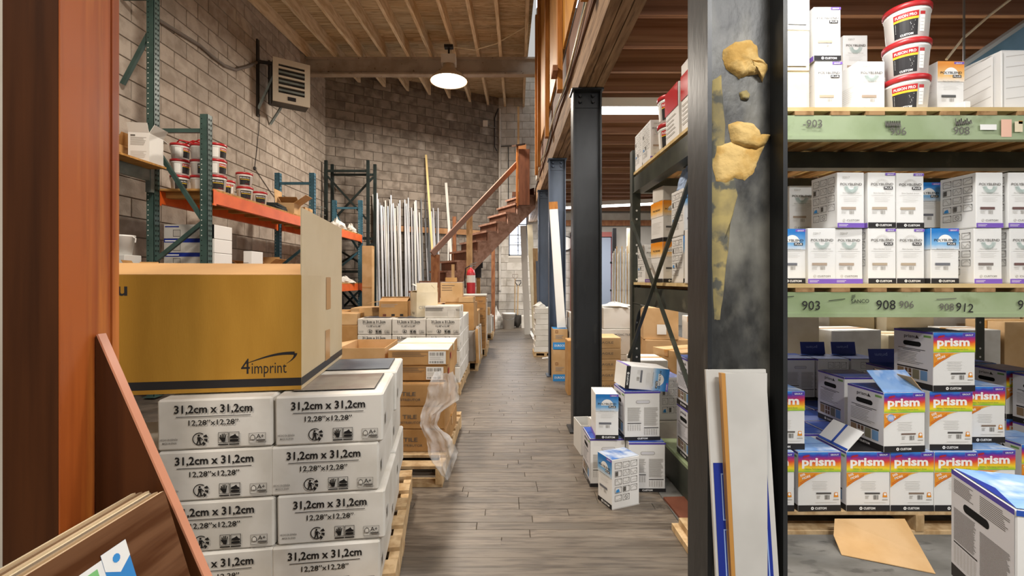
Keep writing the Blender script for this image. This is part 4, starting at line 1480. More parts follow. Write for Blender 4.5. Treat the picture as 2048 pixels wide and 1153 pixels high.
# boards and cartons leaning at the aisle edge of pallet A
for i, (y, h, mt, lab) in enumerate(((5.84, .42, m_card, 'brown carton slab on edge against the mixed pallet'), (6.02, .44, m_wcard, 'white slab on edge against the mixed pallet'), (6.24, .40, m_card2, 'tan slab on edge against the mixed pallet'), (6.5, .42, m_wcard, 'narrow white slab on edge near the end of the mixed pallet'))):
    bx = MB(); bx.box((-.016, -.07, 0), (.016, .07, h), mt)
    o = bx.build('slab', loc=(-.383, y, .124)); o.rotation_euler = (0, -.03, 0)
    tag(o, lab, 'slab', 'slabs on edge along the pallet')
# pallet B: a grid of small brown boxes with white frame
br_p = PR(); br_p.rect(.03, .03, .10, .05, m_char, 2); br_p.lines(.12, .02, .2, .055, 2, .004, m_ink)
br_p = br_p.mesh('carton_print')
for ix in range(2):
    for iz in range(7):
        lab = 'brown tile box of the tall block, %s, %s column' % (('bottom', 'second up', 'third up', 'fourth up', 'fifth up', 'second from top', 'top')[iz], ('aisle-side', 'wall-side')[ix])
        carton('tile_box', lab, .225, .40, .112, (-.455 - ix * .235, 7.24, .121 + iz * .1145), 0, m_card, prints=(('front', br_p),), tape=None, flaps=False, group='brown tile boxes of the tall block')
for i, (x, y, w, d, h, mt, lab) in enumerate([(-.935, 7.24, .22, .40, .78, m_wcard, 'tall white wrapped carton beside the block of brown tile boxes'), (-.56, 7.68, .42, .40, .74, m_wcard, 'tall white carton behind the block of brown tile boxes'), (-.93, 7.68, .26, .38, .6, m_card2, 'tan carton behind the tall white wrapped carton')]):
    carton('carton', lab, w, d, h, (x, y, .121), 0, mt, seed=i)
carton('carton', 'thin white lid board lying on the block of brown tile boxes', .50, .40, .025, (-.58, 7.24, .925), .03, m_wcard, tape=None, flaps=False)
# pallet C
for i, (x, y, w, d, h, z, mt, lab) in enumerate([
        (-.50, 9.15, .36, .36, .36, .121, m_wcard, 'white carton at the aisle corner of the farthest pallet'), (-.50, 9.15, .30, .34, .14, .483, m_card2, 'tan carton on the white carton of the farthest pallet'),
        (-.90, 9.15, .40, .36, .50, .121, m_cream, 'cream carton on the farthest pallet'), (-.47, 9.6, .36, .40, .30, .121, m_wcard, 'low white carton at the back of the farthest pallet'),
        (-.92, 9.6, .42, .40, .45, .121, m_card, 'brown carton at the back of the farthest pallet')]):
    carton('carton', lab, w, d, h, (x, y, z), RND.uniform(-.05, .05), mt, seed=i)

# wall-side goods between the stacks and the left rack
for i, (x, y, w, d, h, z, mt, lab) in enumerate([
        (-1.73, 4.95, .30, .30, .70, 0, m_card, 'tall brown carton between the second tile stack and the rack'),
        (-1.73, 4.95, .29, .29, .12, .702, m_card2, 'flat tan carton on the tall brown carton by the rack'),
        (-2.08, 4.75, .34, .34, .62, 0, m_wcard, 'white wrapped carton by the rack, crumpled bag on it'),
        (-2.30, 5.9, .50, .50, .78, 0, m_card, 'big brown carton before the steel profiles'),
        (-1.82, 6.0, .36, .40, .82, 0, m_card2, 'tan carton next to the big brown carton before the profiles')]):
    carton('carton', lab, w, d, h, (x, y, z), RND.uniform(-.04, .04), mt, seed=i)
b = MB()
for r in range(7):
    pass
bag = MB()
vs, fs = [], []
for j in range(9):
    for i in range(16):
        t, a = j / 8, 2 * PI * i / 16
        rr = .14 * math.sin(PI * (.08 + .9 * t)) ** .5 * (1 + .22 * noise.noise(Vector((math.cos(a) * 2, math.sin(a) * 2, t * 4))))
        vs.append((rr * math.cos(a), rr * math.sin(a), .19 * t))
for j in range(8):
    for i in range(16):
        fs.append((j * 16 + i, j * 16 + (i + 1) % 16, (j + 1) * 16 + (i + 1) % 16, (j + 1) * 16 + i))
fs.append(tuple(range(15, -1, -1))); fs.append(tuple(128 + i for i in range(16)))
bag.add(vs, fs, M('kraft_bag', '#c3b08c', .8, c2='#8f7f60', scale=9))
tag(bag.build('paper_bag', loc=(-2.08, 4.75, .624), smooth=False), 'crumpled tan paper bag on the white wrapped carton by the rack', 'bag')

# ------------------------------------------------------------------ left pallet rack along the block wall
m_teal = M('rack_green', '#3b524d', 0.45, c2='#314641', scale=6, spec=0.5)
m_tealb = M('rack_blue', '#3f6f84', 0.45, c2='#355f72', scale=6, spec=0.5)
m_orangeb = M('beam_orange', '#e0662c', 0.4, c2='#d05a22', scale=5, spec=0.5)
m_galv = M('galvanised', '#8f9a98', 0.4, c2='#7b8684', scale=8, metal=0.4)
m_blackst = M('rack_black', '#26302f', 0.5, c2='#1d2524', scale=6)
m_hole = M('punch_dark', '#10100f', 0.9)
m_hole_w = M('punch_light', '#d8d8d2', 0.9)  # light showing through the punched holes, painted as pale dots
m_chip = M('deck_panel', '#b88a4e', 0.8, c2='#9c7038', scale=4, stretch=(1, 6, 1))
def upright(parent, x, y, z0, z1, mat, w=.076, holes=True, sx=1, step=.0508):
    """open-section post: camera face w deep in x, aisle face towards +x with two rows of teardrops"""
    b = MB()
    b.box((x - w, y, z0), (x, y + .004, z1), mat)
    b.box((x - .004, y, z0), (x, y + w, z1), mat)
    b.box((x - w, y + w - .004, z0), (x, y + w, z1), mat)
    b.build('upright', parent)
    if holes:
        h = MB()
        z = z0 + .05
        while z < z1 - .03:
            pp = proj((x, y, z))
            if -30 < pp[1] < 1180 and pp[1] < 640:
                for yy in (.024, .054):
                    c = Vector((x + .0007, y + yy, z))
                    h.add([c + Vector((0, .009 * math.cos(t), .009 * math.sin(t))) for t in [PI * k / 6 for k in range(7)]] + [c + Vector((0, -.003, -.016)), c + Vector((0, .003, -.016))],
                          [tuple(range(9))], m_hole)
                c = Vector((x - w * .78, y - .0007, z))
                h.add([c + Vector((.006 * math.cos(t), 0, .006 * math.sin(t))) for t in [2 * PI * k / 7 for k in range(7)]], [tuple(range(7))], m_hole_w if int(z / .4) % 3 else m_hole)
            z += step
        if h.f:
            o = h.build('punch_hole', parent)
            o['kind'] = 'stuff'
XF, XB = -3.0, -3.535          # aisle faces of the front and back posts
rk = thing('pallet_rack', 'green and orange pallet rack along the grey block wall', 'rack')
def frame(y, mat, zf=2.84, zb=2.84, braces=True):
    upright(rk, XF, y, 0, zf, mat)
    upright(rk, XB, y, 0, zb, mat)
    zt = min(zf, zb)
    for (za, zbb) in ((zt - .16, zt - .16), (.2, .2)):
        b = MB(); b.bar((XB, y + .03, za), (XF - .076, y + .03, zbb), .03, .04, mat); b.build('brace', rk)
    for (za, zbb) in ((2.50, 1.80), (1.42, 1.75), (1.30, .70)):
        b = MB(); b.bar((XB, y + .03, za if za > 1.45 or za < 1.35 else 1.38), (XF - .076, y + .03, zbb), .03, .04, mat); b.build('brace', rk)
    for x in (XF, XB):
        b = MB(); b.box((x - .10, y - .02, 0), (x + .02, y + .10, .008), mat); b.build('foot_plate', rk)
YF = (4.55, 7.05, 9.36)
frame(YF[0], m_teal, 2.84, 4.85)
b = MB(); b.bar((XB - .076, YF[0] + .03, 4.02), (XB - .34, YF[0] + .03, 4.02), .03, .04, m_teal); b.build('brace', rk)
b = MB(); b.bar((XB - .076, YF[0] + .03, 3.65), (XB - .34, YF[0] + .03, 3.15), .03, .04, m_teal); b.build('brace', rk)
frame(YF[1], m_tealb)
frame(YF[2], m_tealb, 2.82, 2.82)
def orange(y0, y1, z, x, depth=.13):
    b = MB()
    b.box((x - .045, y0, z - depth), (x + .006, y1, z), m_orangeb)
    b.box((x - .002, y0, z - depth - .02), (x + .010, y0 + .045, z + .01), m_orangeb)
    b.box((x - .002, y1 - .045, z - depth - .02), (x + .010, y1, z + .01), m_orangeb)
    b.build('beam', rk)
for (y0, y1) in ((YF[0] + .078, YF[1] - .002), (YF[1] + .078, YF[2] - .002)):
    for z in (2.09, 1.10):
        orange(y0, y1, z, XF + .001)
        orange(y0, y1, z, XB - .076 + .05)
        b = MB(); b.box((XB - .08, y0 + .02, z + .002), (XF, y1 - .02, z + .022), m_chip); b.build('deck_panel', rk)
    n = 7
    for k in range(n):
        y = y0 + .15 + k * (y1 - y0 - .3) / (n - 1)
        b = MB(); b.box((XB - .02, y - .045, 2.09 - .06), (XF - .048, y + .045, 2.09 - .002), m_chip); b.build('deck_support', rk)
# galvanised beam of the bay towards the camera
b = MB(); b.box((XB - .05, 2.1, 2.16), (XB - .002, YF[0] - .002, 2.27), m_galv); b.box((XB - .05, YF[0] - .045, 2.05), (XB + .004, YF[0] - .002, 2.29), m_galv); b.build('beam', rk)
b = MB(); b.box((XB - .36, 2.3, 2.272), (XB + .17, YF[0] - .06, 2.29), m_chip); b.build('deck_panel', rk)
D1 = 2.1135
# buckets on the orange shelf
gB = 'buckets on the orange rack shelf'
lv = ('bottom', 'middle', 'top')
for cidx, x in enumerate((-3.475, -3.279, -3.083)):
    for k in range(3):
        lab = 'white bucket, %s of three stacked %s the green rack frame' % (lv[k], ('at the wall side of', 'in the middle behind', 'at the aisle side behind')[cidx])
        bucket((x, 4.83 + .02 * (cidx % 2), D1 + k * .168), (.75, .95, .7)[cidx] + .1 * k, lab, ('dark' if (k + cidx) % 2 == 0 else 'side') if k < 2 else 'side', gB)
bucket((-3.13, 5.06, D1), .8, 'white bucket with a red label next to the three-high bucket stacks', 'red', gB)
bucket((-3.13, 5.42, D1), .7, 'white bucket under another, farther along the orange shelf', 'dark', gB)
bucket((-3.135, 5.42, D1 + .168), .6, 'white bucket standing on another, farther along the orange shelf', 'dark', gB)
bucket((-3.12, 5.72, D1), .7, 'lone white bucket at the end of the row on the orange shelf', 'dark', gB)
b = MB(); b.tube([(-.16, 0, .0), (-.1, -.03, .03), (0, .02, .016), (.1, -.02, .034), (.17, .01, .008)], .008, m_red, 6); b.tube([(-.12, .05, .0), (0, .03, .04), (.14, .05, .008)], .008, m_red, 6)
tag(b.build('red_strap', loc=(-3.36, 4.83, D1 + .512)), 'loose red strapping lying on the stacked buckets', 'strap')
# flat black trays and cartons further along the upper shelf
for k in range(3):
    b = MB(); b.box((-.15, -.20, 0), (.15, .20, .022), m_blackst); b.box((-.14, -.19, .022), (.14, .19, .027), m_char)
    tag(b.build('tray', loc=(-3.2, 6.12 + .01 * k, D1 + .0275 * k + .0005), rz=.1 * k), ('bottom', 'middle', 'top')[k] + ' flat black tray in the pile past the buckets', 'tray', 'black trays on the orange shelf')
open_carton('carton', 'open tan carton with a tall raised flap on the orange shelf', .26, .28, .16, (-3.17, 6.58, D1), .1, m_card2, ang=(None, -60, 5, 55), fl=.20)
carton('carton', 'closed tan carton beside the far green upright on the orange shelf', .28, .26, .15, (-3.15, 6.90, D1), 0, m_card2)
carton('carton', 'cream carton at the back of the orange shelf, behind the trays', .22, .2, .14, (-3.48, 6.05, D1), .2, m_cream)
wb_ = thing('wire_basket', 'white wire basket on the second bay of the orange shelf', 'basket', (-3.08, 7.35, D1))
for k in range(5):
    b = MB(); b.tube([(-.10 + .05 * k, -.08, .0), (-.10 + .05 * k, -.08, .24)], .004, m_galv, 5); b.build('wire', wb_)
for z in (.02, .12, .235):
    b = MB(); b.tube([(-.11, -.08, z), (.11, -.08, z), (.11, .08, z), (-.11, .08, z), (-.11, -.08, z)], .004, m_galv, 5); b.build('ring', wb_)
# crumpled paper and film on the second bay
def heap(name, label, cat, loc, r, h, seed, mat):
    vs, fs = [], []
    n, m = 18, 7
    for j in range(m + 1):
        t = j / m
        for i in range(n):
            a = 2 * PI * i / n
            rr = r * (1 - t ** 1.6) * (1 + .35 * noise.noise(Vector((math.cos(a) * 1.7 + seed, math.sin(a) * 1.7, t * 3)))) + .004
            zz = h * t * (1 + .4 * noise.noise(Vector((math.cos(a) * 2, math.sin(a) * 2 + seed, t * 4))))
            vs.append((rr * math.cos(a), rr * math.sin(a), max(zz, 0)))
    for j in range(m):
        for i in range(n):
            fs.append((j * n + i, j * n + (i + 1) % n, (j + 1) * n + (i + 1) % n, (j + 1) * n + i))
    fs.append(tuple(m * n + i for i in range(n)))
    b = MB(); b.add(vs, fs, mat)
    return tag(b.build(name, loc=loc), label, cat)
m_crumple = M('crumpled_paper', '#d5d3cd', .6, c2='#b8b5ae', scale=12)
heap('crumpled_film', 'crumpled white wrapping on the upper orange shelf, far bay', 'wrapping', (-3.15, 8.4, D1), .17, .20, 3, m_crumple)
heap('crumpled_film', 'crumpled pale bag at the far end of the upper orange shelf', 'wrapping', (-3.12, 9.05, D1), .13, .17, 6, m_crumple)
heap('crumpled_paper', 'loose white papers heaped on the lower orange shelf, far bay', 'paper', (-3.15, 8.8, 1.1235), .2, .12, 9, m_crumple)
heap('crumpled_paper', 'pale torn papers on the lower orange shelf by the end upright', 'paper', (-3.2, 8.2, 1.1235), .16, .10, 12, m_crumple)
# cartons on the bay towards the camera (upper left)
m_wopen = M('white_open_card', '#d9d8d4', .55)
ptx = PR(); ptx.rect(.02, .235, .06, .25, m_ink, 1); ptx.lines(.02, .15, .16, .23, 8, .004, m_ink2); ptx.lines(.02, .03, .16, .1, 7, .004, m_ink3)
open_carton('carton', 'open white carton with printed text leaning at the top of the tall green upright', .18, .22, .27, (-3.47, 4.37, 2.291), .15, m_wopen, ang=(20, 100, None, 30), fl=.09, prints=(('front', ptx.mesh('carton_print')),))
open_carton('carton', 'open brown carton on the galvanised beam with its front flap hanging', .19, .22, .17, (-3.75, 4.36, 2.291), -.05, m_card, ang=(130, 15, None, 30), fl=.12)
# lower shelf, near bay: blue product cartons
LZ = 1.1235
gBl = 'blue and white fixture cartons on the lower shelf'
for k in range(3):
    w, d, h = .52, .30, .145
    p = PR()
    p.rect(0, 0, w, h, M('carton_ltgrey', '#b9b6b0', .6), 1)
    p.rect(0, h * .72, w * .86, h, m_navy, 2) if k < 2 else p.rect(w * .72, 0, w, h, M('carton_lilac', '#8f9be0', .5), 2)
    p.rect(w * .86, 0, w, h, m_paper, 2)
    p.frame(w * .18, h * .12, w * .33, h * .62, .006, m_ink, 3)
    p.rect(w * .2, h * .16, w * .31, h * .58, m_ink2, 3)
    p.lines(w * .42, h * .12, w * .75, h * .5, 4, .004, m_ink2, 3)
    c = (w * .80, h * .55)
    p.poly([(c[0] - .03, c[1]), (c[0], c[1] - .03), (c[0] + .03, c[1]), (c[0], c[1] + .03)], m_white, 4)
    p.frame(c[0] - .012, c[1] - .012, c[0] + .012, c[1] + .012, .003, m_black, 5)
    p.rect(w * .02, h * .8, w * .3, h * .88, m_white if k < 2 else m_navy, 4)
    carton('fixture_carton', ('lowest', 'middle', 'topmost')[k] + ' of three blue and white fixture cartons behind the near rack frame', w, d, h, (-3.305, 4.88, LZ + .192 + k * .1475), 0, m_boxwhite, prints=(('front', p.mesh('carton_print')),), tape=None, group=gBl)
carton('carton', 'plain grey carton under the three blue and white fixture cartons', .54, .31, .19, (-3.305, 4.88, LZ), 0, m_wopen, tape=None)
carton('paper_carton', 'small white carton with a printed panel beside the blue fixture cartons', .10, .25, .40, (-3.10, 5.55, LZ), 0, m_boxwhite, tape=None, prints=(('front', printed(.10, .30, None, m_ink2, lines=6)),))
open_carton('carton', 'open brown carton with bent flaps low on the rack, past the wall frame', .34, .36, .24, (-3.27, 6.0, LZ), .1, m_card, ang=(70, 25, 60, 50), fl=.14)
open_carton('carton', 'open brown carton with torn flaps near the middle rack frame, lower shelf', .30, .34, .17, (-3.22, 6.55, LZ), -.1, m_card, ang=(40, 30, 50, 75), fl=.13)
heap('plastic_bag', 'clear plastic bag lying on a carton of the lower shelf', 'bag', (-3.22, 6.55, LZ + .178), .13, .05, 21, m_crumple)
hb = thing('white_bin', 'white plastic bin with a folded rim at the wall end of the lower shelf', 'bin', (-3.72, 4.40, 1.42))
b = MB(); b.lathe([(0, 0), (.07, 0), (.095, .17), (.10, .175), (.10, .19), (.09, .19), (.065, .012), (0, .012)], m_bucket, 20); b.build('shell', hb, smooth=True)
b = MB(); b.tube([(.098, .0, .175), (.125, 0, .16), (.12, 0, .12)], .006, m_bucket, 6); b.build('handle', hb)
carton('carton', 'white carton under the plastic bin at the wall end of the lower shelf', .2, .2, .295, (-3.72, 4.40, 1.124), 0, m_wopen, tape=None)
b = MB(); b.box((XB - .36, 4.2, 1.08), (XB - .08, YF[0] + .2, 1.123), m_chip); b.build('deck_panel', rk)
open_carton('carton', 'low open brown carton by the tall green upright, lower shelf', .16, .2, .16, (-3.455, 4.44 - .14, 1.124), .3, m_card, ang=(60, 40, 30, 80), fl=.09)
b = MB(); b.box((XB - .12, 4.15, 1.08), (XB + .2, YF[0] - .01, 1.123), m_chip); b.build('deck_panel', rk)

# ------------------------------------------------------------------ black spare rack frames against the slanted wall
fr = thing('spare_rack_frames', 'tall black spare rack frames standing in the corner behind the orange rack', 'rack frame', (0, 0, 0))
for (x0, x1, y, zt) in ((-3.80, -2.92, 9.50, 3.68), (-3.70, -2.80, 9.585, 3.62)):
    for x in (x0, x1):
        b = MB(); b.box((x - .03, y, 0), (x + .03, y + .05, zt), m_blackst); b.build('upright', fr)
    for z in (zt - .22, 2.05, 1.35, .3):
        b = MB(); b.box((x0 + .03, y + .01, z - .025), (x1 - .03, y + .04, z + .025), m_blackst); b.build('rail', fr)
    for (za, zb) in ((3.35, 2.45), (1.95, 1.45), (1.25, .4)):
        b = MB()
        if y < 9.55: b.bar((x0 + .03, y + .02, za), (x1 - .03, y + .02, zb), .03, .04, m_blackst)
        else: b.bar((x1 - .03, y + .02, za), (x0 + .03, y + .02, zb), .03, .04, m_blackst)
        b.build('brace', fr)
# tall brown carton and slim profiles beside the frames
carton('tall_carton', 'tall narrow brown carton standing at the end of the orange rack', .20, .16, 1.86, (-2.80, 9.15, 0), 0, m_card2, prints=(('front', printed(.2, 1.86, None, lines=0, panel=(.0, 1.0, .55, .556, m_tape))),))
# ------------------------------------------------------------------ aluminium trim profiles leaning on the slanted wall
m_alu = M('aluminium', '#d6d9de', 0.4, c2='#b4b9c0', scale=7, metal=0.2, stretch=(1, 1, .3))
m_alu2 = M('aluminium_dark', '#8f9499', 0.4, c2='#62676d', scale=7, metal=0.3, stretch=(1, 1, .3))
m_whitestrip = M('white_strip', '#dedcd6', 0.6)
wd = Vector((3.69, 2.03, 0)).normalized()
wn = Vector((wd.y, -wd.x, 0))                              # towards the room
rs = random.Random(5)
profs = {}
for kind, (w, mt) in {'alu': (.030, m_alu), 'wide': (.046, m_alu), 'dark': (.024, m_alu2), 'white': (.034, m_whitestrip)}.items():
    b = MB()
    b.box((-w / 2, -.004, 0), (w / 2, .0, 1), mt)
    b.box((-w / 2, -.018, 0), (-w / 2 + .003, -.004, 1), mt)
    b.box((w / 2 - .003, -.012, 0), (w / 2, -.004, 1), mt)
    profs[kind] = b.mesh('trim_profile')
labs = {'alu': 'silver aluminium trim profile leaning in the bundle on the slanted block wall', 'wide': 'wide silver channel profile leaning in the bundle on the slanted wall',
        'dark': 'dull dark metal profile leaning in the bundle on the slanted wall', 'white': 'white trim strip leaning in the bundle on the slanted wall'}
for k in range(44):
    t = k / 43
    px = 745 + 128 * t + rs.uniform(-2, 2)
    kind = rs.choice(('alu', 'alu', 'alu', 'wide', 'dark', 'white')) if px < 838 else rs.choice(('dark', 'dark', 'alu'))
    # foot point on a line in front of the wall, top against the wall
    u = (px - CX) / F
    # intersect the view ray with the wall line
    den = (u * 2.03 - 3.69)
    yw = (9.77 * 3.69 + 3.92 * 2.03) / (3.69 - 2.03 * u)
    xw = u * yw
    topz = rs.uniform(2.75, 3.12) if px < 838 else rs.uniform(2.4, 3.1)
    if kind == 'wide': topz += .05
    off = .30 + (k % 3) * .05
    foot = Vector((xw, yw, 0)) + wn * off
    top = Vector((xw, yw, 0)) + wn * (.035 + .022 * (k % 4)) + wd * rs.uniform(-.05, .05)
    dr = Vector((top.x - foot.x, top.y - foot.y, topz))
    L = dr.length
    zax = dr.normalized()
    xax = (wd - zax * wd.dot(zax)).normalized()
    yax = zax.cross(xax)
    m4 = Matrix((xax, yax, zax)).transposed().to_4x4()
    o = put('trim_profile', profs[kind])
    o.matrix_world = Matrix.Translation(foot + Vector((0, 0, .003))) @ m4 @ Matrix.Diagonal((1, 1, L, 1))
    tag(o, labs[kind], 'trim profile', {'alu': 'silver trim profiles', 'wide': 'wide channel profiles', 'dark': 'dark trim profiles', 'white': 'white trim strips'}[kind])
def leaner(name, label, cat, foot, top, w, t, mat, group=None):
    foot, top = Vector(foot), Vector(top)
    d = top - foot
    b = MB(); b.box((-w / 2, -t / 2, 0), (w / 2, t / 2, d.length), mat)
    o = b.build(name)
    z = d.normalized(); x = Vector((1, 0, 0)); x = (x - z * x.dot(z)).normalized(); y = z.cross(x)
    m4 = Matrix((x, y, z)).transposed().to_4x4(); m4.translation = foot
    o.matrix_world = m4
    return tag(o, label, cat, group)
leaner('wooden_strip', 'long yellow wooden strip leaning on the slanted wall, top end high', 'wood strip', Vector((P(876, 652, 9.6).x, 9.6, 0.01)), P(852, 310, 10.70), .045, .02, M('yellow_strip', '#d3bd86', .7))
leaner('white_lath', 'white lath leaning on the slanted wall beside the stair', 'wood strip', (-1.20, 10.65, 0.01), tuple(P(892, 366, 11.05)), .06, .02, m_whitestrip)
leaner('white_lath', 'thin white lath crossing the taller one beside the stair', 'wood strip', (-1.38, 10.55, 0.01), tuple(P(897, 417, 11.05)), .03, .015, m_whitestrip)
for k in range(7):
    leaner('steel_profile', 'dark profile leaning under the orange rack, far bay', 'trim profile', (-3.35 + .07 * k, 8.05 + .04 * k, 0.01), (-3.52 + .03 * k, 9.0 + .03 * k, 1.02 - .02 * k), .03, .012, m_alu2, 'profiles under the far rack bay')
# ledger board on the slanted wall
lg = MB()
lp0 = Vector((-3.0, ywall(-3.0), 0)) + wn * .035; lp1 = Vector((-0.55, ywall(-.55), 0)) + wn * .035
lg.bar((lp0.x, lp0.y, 2.36), (lp1.x, lp1.y, 2.36), .05, .13, M('ledger', '#b58a64', .8, c2='#9d744f', scale=4))
struct(lg.build('trim_2'))

# ------------------------------------------------------------------ timber stair along the slanted wall
sr = thing('staircase', 'brown timber staircase with handrail climbing to the mezzanine', 'staircase', (0, 0, 0))
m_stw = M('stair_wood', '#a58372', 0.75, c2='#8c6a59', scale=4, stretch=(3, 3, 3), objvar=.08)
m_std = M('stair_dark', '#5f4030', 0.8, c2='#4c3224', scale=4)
e2 = Vector((.876, .482, 0)); n2_ = Vector((-.482, .876, 0))
P0 = Vector((-.579, 8.5, 1.918))
RUN, RISE, SW = .21, .19, .72
def sp(s, z, w):                                            # along, up, across
    q = P0 + e2 * s + n2_ * w
    return (q.x, q.y, z)
K0, K1 = -9, 5
for k in range(K0, K1 + 1):
    s, z = k * RUN, P0.z + k * RISE
    b = MB()
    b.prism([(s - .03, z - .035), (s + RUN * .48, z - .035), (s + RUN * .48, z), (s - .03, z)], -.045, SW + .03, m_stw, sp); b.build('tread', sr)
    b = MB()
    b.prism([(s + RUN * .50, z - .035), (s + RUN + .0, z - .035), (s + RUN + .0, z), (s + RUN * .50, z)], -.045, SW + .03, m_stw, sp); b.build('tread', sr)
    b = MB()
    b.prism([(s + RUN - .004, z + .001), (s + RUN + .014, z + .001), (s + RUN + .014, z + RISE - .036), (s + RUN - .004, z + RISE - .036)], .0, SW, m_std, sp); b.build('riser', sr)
poly = []
for k in range(K0, K1 + 1):
    s, z = k * RUN + .016, P0.z + k * RISE - .036
    poly += [(s, z - (RISE - .0) if k > K0 else z - .2), (s, z), (s + RUN - .0, z)] if k == K0 else [(s, z), (s + RUN, z)]
sE, zE = (K1 + 1) * RUN + .016, P0.z + K1 * RISE - .036
poly = [(K0 * RUN + .016, 0.0)] + [p for p in poly[1:]] + [(sE, zE - .22), (K0 * RUN + .38, 0.0)]
for w in (-.04, SW - .0):
    b = MB(); b.prism(poly, w, w + .038, m_stw, sp); b.build('stringer', sr)
def post(px, d, ztop, w, name='post', zb=0.0, mat=None):
    x = (px - CX) * d / F
    b = MB(); b.box((x - w / 2, d - w / 2, zb), (x + w / 2, d + w / 2, ztop), mat or m_lumber); b.build(name, sr)
post(939, 8.33, 2.40, .105)
post(871, 7.62, 1.60, .13, mat=m_brown_lumber)
post(906, 7.98, 1.45, .05, mat=m_lumber)
b = MB(); b.bar(P(864, 508, 7.50), P(1034, 328, 9.0), .035, .095, M('rail_brown', '#8a6a5c', .6)); b.build('handrail', sr)
post(909, 8.95, 2.42, .07, mat=m_brown_lumber)
# landing with brown panel
lo_ = P0 + e2 * (sE + .02)
b = MB(); b.box((.10, 9.55, 2.93), (.50, 11.6, 3.03), m_std); b.build('landing', sr)
b = MB(); b.box((.175, 8.62, 2.58), (.205, 9.5, 3.72), M('orange_board', '#a5642c', .6, c2='#8c5222', scale=3, stretch=(6, 6, 1))); b.build('panel_edge', sr)
b = MB(); b.box((.21, 8.62, 2.6), (.42, 8.66, 3.66), M('panel_brown', '#774a34', .7, c2='#643c29', scale=3, stretch=(6, 6, 1))); b.build('panel', sr)
b = MB(); b.bar((.12, 8.55, 3.70), (.30, 8.8, 3.80), .10, .03, M('cap_dark', '#4c3426', .6)); b.build('panel_cap', sr)
b = MB(); b.box((.22, 9.3, 3.25), (.38, 9.33, 3.95), M('panel_brown2', '#8a5a34', .7)); b.build('panel', sr)
# props under the stair
leaner('timber_stud', 'brown timber stud standing under the stair beside the window', 'stud', (-.33, 10.45, 0.0), (-.33, 10.5, 2.24), .085, .05, m_brown_lumber)
leaner('timber_stud', 'short tan stud with a black charred end behind the fire extinguisher', 'stud', (-.56, 8.75, 0.0), (-.56, 8.75, 1.56), .07, .05, M('tan_stud', '#b98f5c', .8))
b = MB(); b.box((-.06, -.02, 0), (.06, .02, .33), m_char); b.box((-.09, -.03, .18), (.09, .02, .3), m_char)
tag(b.build('black_bracket', loc=(-.56, 8.69, 1.22)), 'black metal bracket hung on the short tan stud', 'bracket')
# light switch on the stair post, extinguisher
fe_ = thing('fire_extinguisher', 'red fire extinguisher hung on the stair post, white label', 'fire extinguisher', ((942 - CX) * 8.18 / F, 8.18, .93))
b = MB(); b.lathe([(0, 0), (.07, .0), (.078, .015), (.078, .36), (.06, .42), (.025, .45), (.025, .47), (0, .47)], M('ext_red', '#c4313a', .35, spec=.6), 20); b.build('cylinder', fe_, smooth=True)
b = MB(); b.lathe([(.0788, .20), (.0788, .33)], m_paper, 20); b.build('label', fe_, smooth=True)
b = MB(); b.box((-.02, -.02, .47), (.02, .02, .51), m_steel); b.bar((-.01, 0, .53), (.10, 0, .56), .02, .012, m_steel); b.bar((-.01, 0, .51), (.09, 0, .51), .02, .012, m_steel); b.build('valve', fe_)
b = MB(); b.tube([(-.02, 0, .50), (-.09, -.02, .46), (-.11, -.02, .3), (-.10, -.02, .1)], .011, m_char, 8); b.build('hose', fe_)
b = MB(); b.box((-.03, .0785, .25), (.03, .092, .33), m_steel); b.build('wall_hook', fe_)

# ------------------------------------------------------------------ things at the rear wall: bucket, shovels, boards
bk = thing('pail', 'white plastic pail with lid on the floor at the end of the aisle', 'pail', (P(1017, 560, 11.0).x, 11.0, 0))
b = MB(); b.lathe([(0, 0), (.13, 0), (.15, .33), (.16, .332), (.16, .345), (.15, .35), (0, .35)], m_bucket, 28); b.build('shell', bk, smooth=True)
b = MB(); b.lathe([(.152, .345), (.166, .347), (.166, .375), (.155, .38), (0, .378)], m_bucket, 28); b.build('lid', bk, smooth=True)
b = MB(); b.tube([(.165 * math.cos(PI * i / 12), -.165 * math.sin(PI * i / 12), .34 - .12 * math.sin(PI * i / 12)) for i in range(13)], .004, m_steel, 5); b.build('bail', bk)
heap('crumpled_film', 'crumpled clear film heaped beside the white pail', 'wrapping', (-.28, 11.2, 0), .20, .46, 31, m_crumple)
carton('white_box', 'low white box on the floor right of the white pail', .30, .30, .30, (.49, 11.2, 0), 0, m_wcard, tape=None)
def shovel(px, y, label, L, hc):
    x = (px - CX) * y / F
    t = thing('shovel', label, 'shovel', (x, y, 0), group='shovels at the rear wall')
    b = MB(); b.tube([(0, 0, .28), (0.02, .06, L - .12)], .016, M('ash_handle', '#b39a78', .7), 8); b.build('shaft', t)
    b = MB(); b.tube([(.02, .06, L - .14), (-.045, .065, L - .06), (-.05, .066, L), (.09, .066, L), (.085, .065, L - .06), (.02, .06, L - .14)], .011, hc, 6); b.build('grip', t)
    b = MB()
    vs = []
    for j in range(6):
        tt = j / 5
        for i in range(5):
            s = i / 4 - .5
            w = .20 * (1 if tt > .35 else .35 + 1.85 * tt)
            vs.append((s * w, -.03 * (1 - 4 * s * s) * (1) - .02 + .02 * tt, .005 + .30 * tt))
    fs = [(j * 5 + i, j * 5 + i + 1, j * 5 + i + 6, j * 5 + i + 5) for j in range(5) for i in range(4)]
    b.add(vs, fs, M('shovel_blade', '#4d4a47', .5, metal=.5)); b.build('blade', t, smooth=True)
    return t
shovel(1029, 11.55, 'garden shovel with a pale D-grip at the rear wall', 1.32, M('grip_pale', '#9a8f84', .6))
